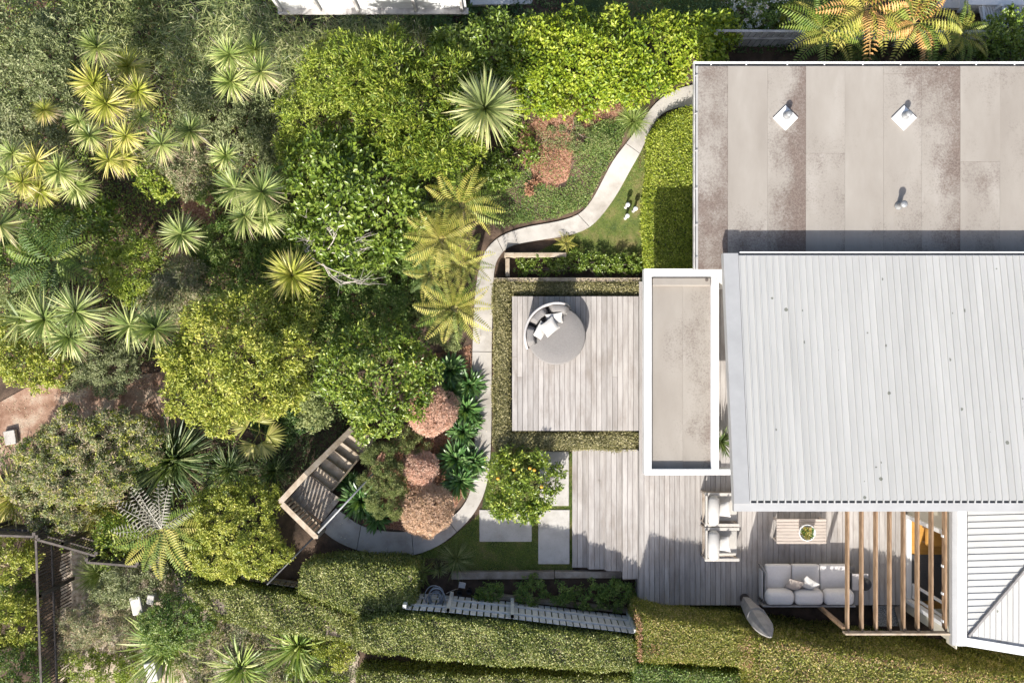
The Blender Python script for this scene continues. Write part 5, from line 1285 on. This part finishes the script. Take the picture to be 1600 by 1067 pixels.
shrub('bright_hedge', 'large bright yellow green hedge along the top', 'hedge', [(842,92,58,1.5),(900,88,62,1.6),(960,90,64,1.6),(1020,86,60,1.6),(1075,78,52,1.5),(1112,60,38,1.3),(868,142,42,1.1),(925,136,42,1.1),(980,118,44,1.1),(1040,98,36,1.1),(830,150,34,.9)], 'hedgebright', .115, .06, r0=.06, sub=2, cov=1.9, per=8, zfac=.8, holes=0)
shrub('green_hedge', 'duller green end of the top hedge behind the yucca', 'hedge', [(722,80,44,1.4),(762,70,48,1.5),(800,80,48,1.4),(800,130,42,1.1),(725,125,36,1.0)], 'glossy', .12, .06, r0=.06, sub=2, cov=1.8, per=8, zfac=.8)
shrub('yellow_tree', 'dense yellow green tree above the stair', 'tree', [(332,522,50,1.8),(392,498,50,1.7),(445,545,46,1.8),(338,590,50,2.0),(402,606,54,2.0),(304,622,42,1.7),(445,606,40,1.7),(384,556,54,2.3),(292,572,36,1.6),(470,490,34,1.2),(350,655,30,1.4)], 'yellow', .11, .042, tree=True, r0=.1, sub=3, cov=1.9, per=9)
shrub('glossy_tree', 'deep green tree overhanging the top of the stair', 'tree', [(592,590,66,1.9),(540,588,46,1.7),(642,574,44,1.6),(592,640,50,1.7),(552,544,38,1.5),(622,540,42,1.5),(630,620,36,1.5)], 'glossy', .12, .055, tree=True, r0=.09, sub=2, cov=1.3, per=8, extra=[('bright', .12, .055, .5, 'young_leaves')])
shrub('dark_shrub', 'dark green shrub in shade between glossy tree and deep green tree', 'shrub', [(592,430,54,.5),(635,455,40,.4),(555,470,46,.5),(610,490,44,.4),(650,400,36,.6)], 'mid', .07, .03, r0=.05, sub=2, cov=1.9)
shrub('dark_shrub', 'dark green shrub below the round yucca', 'shrub', [(500,480,46,.5),(455,500,40,.5),(520,520,36,.4)], 'mid', .08, .035, r0=.05, sub=2, cov=1.8)
ct_, cl_ = shrub('citrus_tree', 'citrus tree with orange fruit over the stone pavers', 'tree', [(790,742,32,.5),(832,738,30,.5),(812,772,32,.55),(782,788,22,.4),(846,772,22,.4),(802,716,24,.3),(862,748,18,.3),(822,800,20,.35)], 'glossy', .11, .05, tree=True, r0=.045, sub=3, cov=.85, per=7, inner=.2, extra=[('lime', .11, .05, .4, 'young_leaves')])
for px, py in ((828,731),(835,734),(803,733),(778,747),(846,760)):
    p = P(px, py, .50+random.uniform(-.08, .06)); MB().lathe((p.x, p.y, p.z-.045), [(.008,0),(.032,.012),(.046,.045),(.032,.078),(.008,.09)], 12).build('orange', M['orange'], ct_, True)

# --- shrubs
PK = 'round heath like shrubs by the path'
shrub('pink_shrub', 'large round pink shrub beside the strap leaved plants', 'shrub', [(673,641,37,.55,.55)], 'pink', .05, .015, PK, r0=.03, cov=3.6, per=10, jitter=.03, spread=(.5, 1.4), inner=.3, holes=0)
shrub('pink_shrub', 'small round pink shrub, middle of the three', 'shrub', [(655,731,27,.35,.42)], 'pink', .05, .015, PK, r0=.03, cov=3.6, per=10, jitter=.03, spread=(.5, 1.4), inner=.3, holes=0)
shrub('pink_shrub', 'round shrub half tan half pink at the path bend', 'shrub', [(667,796,39,.5,.5)], 'pinktan', .05, .015, PK, r0=.03, cov=3.6, per=10, jitter=.03, spread=(.5, 1.4), inner=.3, holes=0)
CF = 'blue green conifers'
shrub('conifer', 'low blue green conifer between the two upper pink shrubs', 'shrub', [(643,693,24,.2),(628,690,18,.1)], 'conifer', .05, .014, CF, r0=.03, cov=2.6, per=10, spread=(.1, .9))
shrub('conifer', 'tall grey green conifer left of the pink shrubs', 'shrub', [(592,714,26,.6),(612,742,28,.5),(604,776,30,.6),(588,755,24,.5),(630,768,18,.2)], 'conifer', .05, .014, CF, r0=.04, cov=2.4, per=10, spread=(.1, .9), sub=2)
shrub('conifer', 'soft blue green shrub below the golden ferns', 'shrub', [(690,510,26,.3),(672,496,20,.2),(705,530,18,.1),(655,490,18,.1)], 'conifer', .07, .02, CF, r0=.03, cov=2.2, per=10, sub=2)
SC = 'scrub on the bank'
def scr(label, lobes, lm, L=.08, W=.03, name='bank_shrub', cov=1.9, sub=2, **kw): return shrub(name, label, 'shrub', lobes, lm, L, W, SC, r0=.035, cov=cov, sub=sub, **kw)
scr('large grey green shrub filling the top left corner', [(15,40,58,.7),(70,95,56,.9),(112,55,50,.9),(40,135,48,.6),(95,145,42,.6)], 'grey', .11, .036, per=9, cov=1.6)
scr('feathery olive shrub on the top edge near the left corner', [(165,18,56,.8),(222,55,50,.6),(190,60,45,.6),(255,20,50,.5)], 'bamboo', .15, .030, per=9, cov=1.6)
scr('grey green scrub around the two small spiky heads', [(338,165,52,.5),(305,175,38,.4),(395,185,46,.4),(370,215,42,.3),(420,150,40,.3)], 'grey', .095, .036, cov=1.6)
scr('yellow olive scrub left of the branching cabbage tree', [(38,185,46,.3),(15,215,36,.2),(75,225,38,.2),(95,195,30,.1)], 'olive', .09, .035)
scr('straw coloured scrub right of the branching cabbage tree', [(285,255,40,.3),(305,280,30,.1),(255,255,30,.1)], 'olive', .08, .025, extra=[('straw', .10, .014, .5, 'dry_twigs')])
scr('lime green bush below the branching cabbage tree', [(238,275,30,.2),(258,290,24,.0)], 'lime', .08, .05)
scr('low olive scrub left of the four broad heads', [(330,310,24,-.3),(345,380,32,-.3),(330,395,28,-.4)], 'mid', .08, .03)
scr('dark broad leaved plant in the dark clearing', [(165,345,32,-.3),(140,335,24,-.5)], 'glossy', .16, .08, sub=1)
scr('mid green bush at the left edge above the wide fern', [(62,355,34,-.1),(25,395,36,.0),(92,350,26,-.3)], 'mid', .09, .045)
scr('pale green bush at the left edge beside the wide fern', [(18,450,36,.1),(42,470,26,-.1)], 'conifer', .07, .03)
scr('lime green bush between the wide fern and single spiky head', [(205,425,36,.3),(222,395,28,.2),(215,450,28,.0),(180,410,26,.1)], 'lime', .08, .035)
scr('straw and olive scrub above the yellow tree', [(265,470,38,.1),(300,440,32,.0),(285,425,28,-.1)], 'olive', .09, .022, extra=[('straw', .10, .014, .6, 'dry_twigs')])
scr('dark green undergrowth right of the single spiky head', [(340,440,36,-.2),(400,440,34,-.1),(360,410,30,-.3),(420,400,30,-.2)], 'mid', .08, .03)
scr('yellow green bush at the left edge above the dirt path', [(28,558,38,.3),(75,568,34,.2),(10,525,30,.1),(58,590,26,.0)], 'yellow', .09, .045)
scr('low olive scrub on the dirt path edge', [(140,565,36,-.3),(185,568,38,-.3),(165,590,28,-.6),(120,590,22,-.7)], 'olive', .06, .025, zfac=.5)
scr('dark evergreen bush beside the dead branches', [(545,410,34,.2),(470,370,26,-.2),(440,385,28,-.3),(455,345,28,-.1)], 'mid', .08, .035)
scr('green shrub between glossy tree and golden ferns', [(640,320,34,.6),(655,350,30,.4),(632,400,28,.3),(690,268,30,.4)], 'mid', .08, .035)
scr('green shrub beside the mulch under the big yucca', [(780,262,32,.3),(745,262,30,.3),(815,232,28,.4),(800,205,22,.3)], 'glossy', .10, .05)
scr('pale green shrub at the bank edge left of the glossy tree', [(440,225,34,.4),(430,180,30,.3),(425,258,24,.1)], 'olive', .08, .03)
scr('grey green shrub under the deep green tree', [(488,615,30,.5),(480,585,26,.4),(492,650,26,.2)], 'conifer', .07, .03)
scr('dark undergrowth below the yellow tree', [(450,665,28,-.6),(420,655,24,-.5),(470,650,24,-.5)], 'dark', .08, .035)
shrub('scrub_mound', 'wide grey olive scrub mound below the dirt path', 'shrub', [(68,712,40,-.2),(116,692,48,.1),(170,686,50,.1),(222,690,40,.0),(100,738,50,.1),(170,742,46,.1),(48,765,36,-.3),(120,780,42,-.2),(75,795,38,-.4)], 'olive', .075, .034, SC, r0=.05, cov=1.3, sub=2, zfac=.6, extra=[('yellow', .075, .036, .75, 'young_leaves'), ('straw', .11, .016, .4, 'dry_twigs')])
scr('bright yellow green shrub on the scrub mound edge', [(205,690,24,.0),(222,700,20,-.1)], 'yellow', .07, .04, sub=1)
shrub('round_bush', 'large round yellow green bush left of the stair', 'shrub', [(374,828,68,1.1,.9),(335,800,42,.8),(410,862,44,.7),(345,868,42,.7),(402,790,40,.8)], 'yellow', .07, .035, None, r0=.06, cov=1.9, sub=2, jitter=.05)
shrub('round_bush', 'dark green round bush in the lower left', 'shrub', [(274,965,44,.3),(250,985,34,.0),(300,975,34,.0)], 'mid', .06, .032, None, r0=.05, cov=2.0, sub=2)
scr('yellow green bush outside the dark fence, upper', [(15,870,38,-.3),(40,872,26,-.5),(20,960,40,-.3),(40,985,28,-.5)], 'yellow', .09, .035)
scr('dark green bush outside the dark fence, lower', [(15,1035,50,-.2),(42,1050,36,-.4),(20,1090,45,-.3),(30,925,34,-.8)], 'mid', .09, .035)
scr('dry olive shrub on the litter inside the dark fence', [(135,975,36,-.6),(165,960,32,-.7),(120,1000,26,-.8),(185,985,28,-.7)], 'olive', .06, .024, cov=1.0, extra=[('straw', .10, .010, .5, 'dry_twigs')])
scr('low yellow green shrub at the bottom inside the dark fence', [(135,1045,38,-.7),(175,1055,36,-.7),(205,1040,26,-.8)], 'lime', .06, .026, cov=1.3)
scr('olive shrub right of the short dark fence', [(205,905,40,-.3),(180,920,30,-.6),(225,920,26,-.4),(238,890,24,-.4)], 'olive', .07, .028, cov=1.5)
scr('broad leaved green plant left of the silver fern', [(185,840,32,-.1),(205,820,24,-.2),(172,860,22,-.4)], 'bright', .12, .055, sub=1)
scr('lime green ground shrub at the bottom edge', [(490,1050,36,-.2),(470,1070,36,-.2),(520,1060,28,-.3)], 'bright', .05, .028)
scr('straw and green scrub between the bottom strap clumps', [(412,1000,30,-.3),(330,1010,30,-.4),(345,985,24,-.4),(420,1045,28,-.4),(300,1050,28,-.4)], 'hedge', .06, .026, cov=1.3, extra=[('straw', .10, .012, .5, 'dry_twigs')])
scr('grey leaved low shrub on the mulch below the top hedge', [(905,222,22,.35),(872,216,20,.25),(935,215,22,.4),(912,192,14,.4),(850,228,16,.1)], 'conifer', .05, .018, sub=1)
scr('red leaved small plant beside the mulch', [(826,282,14,.1),(832,295,12,.0)], 'rust', .07, .035, sub=1)
scr('yellow green shrub below the long hedge', [(515,1008,26,-.1),(535,1020,24,-.2)], 'yellow', .06, .03)
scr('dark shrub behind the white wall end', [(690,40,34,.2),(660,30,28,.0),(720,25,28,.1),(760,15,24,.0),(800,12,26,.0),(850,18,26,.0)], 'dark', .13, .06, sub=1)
scr('green shrub on the neighbouring lawn edge', [(1000,20,36,.0),(960,15,32,.0),(1050,15,32,.1),(1080,30,24,.1)], 'mid', .07, .03)
shrub('flowering_shrub', 'cream pink flowering shrub behind the paling fence', 'shrub', [(1160,28,28,.5),(1190,34,28,.5),(1145,14,22,.3),(1210,22,22,.4)], 'mid', .08, .04, None, r0=.04, cov=1.6, sub=2, extra=[('blossom', .07, .05, .45, 'blossom')])
scr('yellow green flowering shrub left of the tree ferns', [(1240,28,26,.5),(1228,42,20,.4)], 'yellow', .07, .04)
scr('green creeper over the paling fence at the right', [(1556,58,34,1.5),(1590,50,34,1.5),(1572,84,26,.9),(1530,70,22,.9)], 'glossy', .10, .06)
BM = 'bamboo and reed clumps along the top'
def reeds(label, spots, lm='bamboo', n=260):
    c0 = P(*spots[0][:2], Z0); root = thing('bamboo', label, 'bamboo', (c0.x, c0.y, zg(c0.x, c0.y)), BM)
    arr = []; cul = MB()
    for px, py, rp, z in spots:
        b_ = P(px, py, z); rm = rp*S
        for q in range(7):
            e = b_+Vector((random.gauss(0, rm*.5), random.gauss(0, rm*.5), random.uniform(-.2, .2))); g_ = Vector((e.x*.97, e.y*.97, zg(e.x, e.y)))
            cul.tube([g_, g_.lerp(e, .6)+Vector((0,0,.2)), e], [.014, .011, .005], 5)
        k = int(n*(rp/40)**2)
        pos = np.stack([b_.x+rng.normal(0, rm*.5, k), b_.y+rng.normal(0, rm*.5, k), z-np.abs(rng.normal(0, .35, k))], 1)
        t = rng.uniform(0, 6.28, k); d = np.stack([np.cos(t), np.sin(t), rng.normal(.1, .35, k)], 1)
        arr.append(blade_arrays(pos, d, rng.uniform(.16, .42, k), rng.uniform(.016, .03, k), .35, roll=.5, segs=2, prof=[.5, 1.0]))
    cul.build('culms', M['bark_pale'], root); v_, tr, q_ = join(arr); mesh_np('foliage', v_, tr, LM[lm], root, rnd=q_); NPLANT[0] += len(tr)
reeds('green bamboo left of the four pale spiky heads', [(285,55,48,.7),(320,90,44,.5),(265,95,40,.3),(300,130,36,.1)], n=420)
reeds('pale green bamboo below the white wall corner', [(365,25,46,.7),(400,40,40,.8),(445,65,38,.6),(340,10,40,.6)], n=420)
reeds('grey green reeds left of the olive tree', [(450,115,42,.5),(470,75,38,.6),(440,160,32,.2)], n=420)
reeds('dark reeds right below the white wall', [(540,50,38,.2),(600,48,36,.2),(500,55,36,.3),(650,40,30,.1),(570,65,34,.1)], n=460)

# --- row of small shrubs in the bed by the fence
for px, py, rp, lb in ((764,924,20,'small dark shrub next to the black pots'),(826,925,25,'bushy green shrub second from the pots'),(876,926,19,'light green small shrub in the middle of the fence bed'),(921,931,24,'green shrub second from the deck in the fence bed'),(966,930,26,'dark green shrub at the deck end of the fence bed')):
    shrub('bed_shrub', lb, 'shrub', [(px,py,rp,-.05),(px-rp*.4,py+rp*.3,rp*.6,-.15),(px+rp*.5,py-rp*.1,rp*.6,-.12)], 'mid', .06, .032, 'small shrubs in the fence bed', r0=.02, cov=1.5, sub=2)
scr('dark leafy plants in the timber edged bed below the path', [(815,415,18,-.3),(845,416,18,-.25),(875,412,18,-.25),(905,408,20,-.2),(935,410,20,-.2),(965,415,20,-.2),(992,412,16,-.2)], 'glossy', .06, .035, sub=1)

# --- clipped hedges
hedge('box_hedge', 'clipped lime green hedge along the house wall', [(1017,210),(1036,187),(1060,174),(1083,168),(1083,419),(1015,419),(1013,300)], .55, Z0, 'limehedge', .05, .028, 3.2)
DHG = 'low hedge round the square deck'
hedge('deck_hedge', 'narrow clipped hedge left of the square deck', [(773,440),(796,440),(796,703),(773,703)], -.08, Z0, 'hedgebrown', .045, .024, 3.0, DHG)
hedge('deck_hedge', 'narrow clipped hedge above the square deck', [(797,441),(1004,441),(1004,460),(797,460)], -.10, Z0, 'hedgebrown', .045, .024, 3.0, DHG)
hedge('deck_hedge', 'narrow clipped hedge below the square deck', [(797,677),(994,677),(994,702),(797,702)], -.08, Z0, 'hedgebrown', .045, .024, 3.0, DHG)
LH = 'clipped hedges along the bottom'
hedge('clipped_hedge', 'square clipped hedge block beside the path end', [(474,886),(560,882),(648,890),(644,952),(560,962),(466,925)], .75, Z0, 'hedge', .06, .032, 2.8, LH, amp=.05)
hedge('clipped_hedge', 'long clipped olive hedge in front of the slatted fence', [(556,976),(640,964),(700,969),(800,979),(990,1002),(990,1048),(900,1046),(750,1036),(640,1026),(556,1014)], 1.22, Z0-.1, 'hedge', .06, .032, 2.6, LH, amp=.05)
hedge('clipped_hedge', 'rough olive hedge below the round yellow green bush', [(288,918),(380,918),(470,938),(553,962),(553,1005),(480,992),(400,985),(330,960)], .25, Z0-.4, 'hedge', .065, .032, 2.6, LH, amp=.08)
hedge('clipped_hedge', 'bright clipped hedge along the bottom edge', [(560,1050),(700,1056),(985,1062),(985,1105),(560,1105)], .3, Z0-.2, 'hedge', .06, .032, 2.2, LH, amp=.08)
hedge('clipped_hedge', 'low dark hedge strip in the shade at the bottom', [(990,1040),(1180,1058),(1180,1105),(990,1105)], .3, Z0-.2, 'mid', .055, .03, 2.4, LH)
h1 = hedge('clipped_hedge', 'flat topped yellow brown hedge at the lounge deck corner', [(1002,964),(1180,990),(1178,1043),(1000,1031)], 1.40, Z0, 'turfhedge', .045, .024, 3.0, LH, amp=.02)
h2 = hedge('clipped_hedge', 'tall flat hedge in front of the pergola at the bottom right', [(1184,1000),(1400,1030),(1620,1064),(1690,1076),(1690,1120),(1184,1120)], 1.75, Z0, 'turfhedge', .055, .03, 2.2, LH, amp=.03)

def dry_patch(root, spots, lm='rust'):
    ps = []
    for (x, y, z, sx, sy, sz, n) in spots: ps.append(np.stack([rng.normal(x, sx, n), rng.normal(y, sy, n), rng.normal(z, sz, n)], 1))
    p = np.concatenate(ps); k = len(p); d = rng.normal(0, 1, (k, 3)); nr = rng.normal(0, .6, (k, 3))+np.array([-.2, 0, .8])
    v_, t_, r_ = leaf_arrays(p, d, nr, .045, .024); mesh_np('dry_leaves', v_, t_, LM[lm], root, rnd=np.clip(r_*.5+.5, 0, 1))
a, b = P(1001, 966, 1.4), P(999.5, 1030, 1.4)
sp_ = [(a.x-.02, a.y+(b.y-a.y)*t, 1.4-.9*u, .025, .05, .12, 26) for t in np.linspace(.02, .98, 14) for u in (0, .2, .45, .75)]
c, d_ = P(1176, 1000, 1.4), P(1174, 1040, 1.4); sp_ += [(c.x-.1+random.gauss(0,.1), c.y+(d_.y-c.y)*t, 1.42, .12, .06, .012, 40) for t in np.linspace(0, 1, 8)]
e_ = P(1022, 1012, 1.4); sp_ += [(e_.x, e_.y, 1.42, .14, .12, .012, 110)]
dry_patch(h1, sp_)
sp_ = []
for px, py in ((1195,1006),(1250,1012),(1300,1022),(1312,1024),(1340,1028),(1390,1033),(1425,1038),(1470,1046),(1500,1050),(1530,1056),(1570,1062)):
    q = P(px, py+3, 1.75); sp_ += [(q.x, q.y, 1.76, .28, .05, .015, 60)]
for px, py in ((1190,1040),(1260,1055),(1380,1060),(1480,1062)):
    q = P(px, py, 1.75); sp_ += [(q.x, q.y, 1.76, .22, .16, .015, 70)]
dry_patch(h2, sp_)

# --- dead branches
db_ = thing('dead_shrub', 'leafless pale dead branches below the glossy tree', 'dead shrub', P(500, 395, gz(500, 395)))
m_ = MB()
def twig(p, d, L_, r_, dep):
    q = p+d*L_; mid = p.lerp(q, .5)+Vector((random.gauss(0, .05), random.gauss(0, .05), random.gauss(0, .03)))*L_
    m_.tube([p, mid, q], [r_, r_*.8, r_*.55], 5)
    if dep > 0:
        for k in range(random.choice((2, 3, 3))):
            nd = (d+Vector((random.gauss(0, .55), random.gauss(0, .55), random.gauss(.05, .25)))).normalized(); twig(p.lerp(q, random.uniform(.5, 1)), nd, L_*random.uniform(.55, .85), r_*.55, dep-1)
b_ = P(470, 370, -.3); 
for dx, dy in ((.9, .1), (.7, -.5), (.35, .5), (.9, -.1)): twig(P(478, 392, .9), Vector((dx, dy, .35)).normalized(), random.uniform(.75, 1.0), .03, 3)
m_.tube([P(475, 385, gz(475, 385)-.1), P(478, 392, .9)], .04, 7)
m_.build('branches', M['bark_pale'], db_)
dm = thing('dead_shrub', 'dry dark branching plant on the reddish mulch', 'dead shrub', P(858, 262, Z0))
m_ = MB()
for k in range(6): twig(P(858, 265, Z0), Vector((random.gauss(0, .6), random.gauss(0, .6), 1)).normalized(), .28, .012, 2)
m_.build('branches', M['bark'], dm)

# --- ground cover and litter, uncountable
def cover(name, label, polys, lm, L, W, dens, h=.12, cat='ground cover'):
    ps = []
    for poly in polys:
        pw = [P(px, py, Z0) for px, py in poly]; n = int(poly_area(pw)*dens); q = sample_poly(pw, n)
        mound = .5+.5*np.sin(q[:,0]*2.3+1.3*np.sin(q[:,1]*1.9))*np.sin(q[:,1]*2.7+q[:,0])
        keep = rng.random(n) < .25+.75*mound; q = q[keep]; mound = mound[keep]
        ps.append(np.concatenate([q, (zg_np(q[:,0], q[:,1])+h*mound*rng.random(len(q))+.012)[:, None]], 1))
    p = np.concatenate(ps); k = len(p)
    d = unit(np.stack([rng.normal(0, 1, k), rng.normal(0, 1, k), rng.normal(.3, .4, k)], 1)); nr = np.stack([rng.normal(0, .5, k), rng.normal(0, .5, k), np.ones(k)], 1)
    v_, t_, r_ = leaf_arrays(p, d, nr, L*rng.uniform(.6, 1.3, k), W*rng.uniform(.6, 1.3, k)); NPLANT[0] += len(t_)
    return tag(mesh_np(name, v_, t_, LM[lm], None, rnd=r_), label, cat, kind='stuff')
cover('ground_cover', 'low mixed green undergrowth across the planted bank', [[(-60,-60),(760,-60),(745,360),(650,420),(640,560),(560,660),(270,680),(270,560),(-60,590)], [(-60,690),(300,690),(430,780),(300,930),(-60,840)], [(270,690),(440,690),(430,760),(300,760)]], 'mid', .085, .042, 420, .35)
cover('ground_cover', 'fine leafy ground cover beside the curving path', [[(800,352),(830,290),(880,300),(900,245),(928,205),(975,192),(965,235),(935,285),(915,325),(870,343)], [(745,268),(830,275),(835,345),(780,358),(745,330)]], 'mid', .045, .022, 5200, .28)
cover('ground_cover', 'grey green ground cover on the mulch', [[(838,215),(880,205),(900,225),(870,245),(840,238)]], 'grey', .05, .014, 2600, .12)
cover('leaf_litter', 'reddish fallen bark and leaves on the garden beds', [[(-60,-60),(740,-60),(640,560),(560,660),(270,680),(-60,590)], [(790,170),(985,160),(900,290),(800,262)], [(560,700),(735,540),(737,760),(640,828)], [(480,868),(580,875),(700,880),(640,935),(450,915)]], 'rust', .06, .022, 260, .02, 'leaf litter')
cover('leaf_litter', 'pale dry leaves strewn inside the dark fence and on the dirt path', [[(95,860),(330,930),(560,960),(560,1110),(95,1110)], [(-40,640),(90,592),(262,578),(250,690),(110,670),(30,730)]], 'straw', .05, .02, 420, .02, 'leaf litter')
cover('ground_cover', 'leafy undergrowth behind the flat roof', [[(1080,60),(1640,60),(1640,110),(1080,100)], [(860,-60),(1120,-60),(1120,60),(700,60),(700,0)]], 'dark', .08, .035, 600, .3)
cover('ground_cover', 'thin green creeping plants over the bark mulch', [[(800,225),(848,180),(905,172),(985,160),(1000,172),(930,196),(905,205),(888,280),(862,298),(815,255)]], 'mid', .05, .024, 450, .16)
cover('bark_chips', 'loose reddish bark chips on the mulch beds', [[(800,225),(848,180),(905,172),(985,160),(1000,172),(930,196),(905,205),(888,280),(862,298),(815,255)], [(648,560),(735,540),(737,700),(735,760),(700,810),(640,828),(570,822),(560,760),(600,700),(655,640)], [(270,285),(330,280),(340,350),(300,350),(285,330)]], 'rust', .06, .018, 2600, .03, 'bark chips')
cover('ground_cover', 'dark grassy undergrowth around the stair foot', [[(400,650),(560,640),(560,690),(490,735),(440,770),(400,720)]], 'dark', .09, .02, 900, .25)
cover('ground_cover', 'low olive weeds over the litter at the bottom', [[(300,960),(560,985),(560,1110),(280,1110)], [(140,930),(250,900),(260,1000),(210,1110),(150,1110)]], 'olive', .07, .026, 1500, .30)
cover('ground_cover', 'yellow green seedlings scattered over the planted bank', [[(-60,-60),(700,-60),(680,360),(640,560),(560,650),(270,560),(-60,590)], [(-60,760),(300,740),(430,790),(300,930),(-60,840)]], 'lime', .075, .035, 220, .75)
cover('leaf_litter', 'a few fallen leaves on the concrete path', [[e[0] for e in EDGE]+[e[1] for e in EDGE[::-1]]], 'straw', .045, .02, 14, .0, 'leaf litter').location.z = .065
print('leaf triangles', NPLANT[0], 'objects', len(bpy.data.objects))
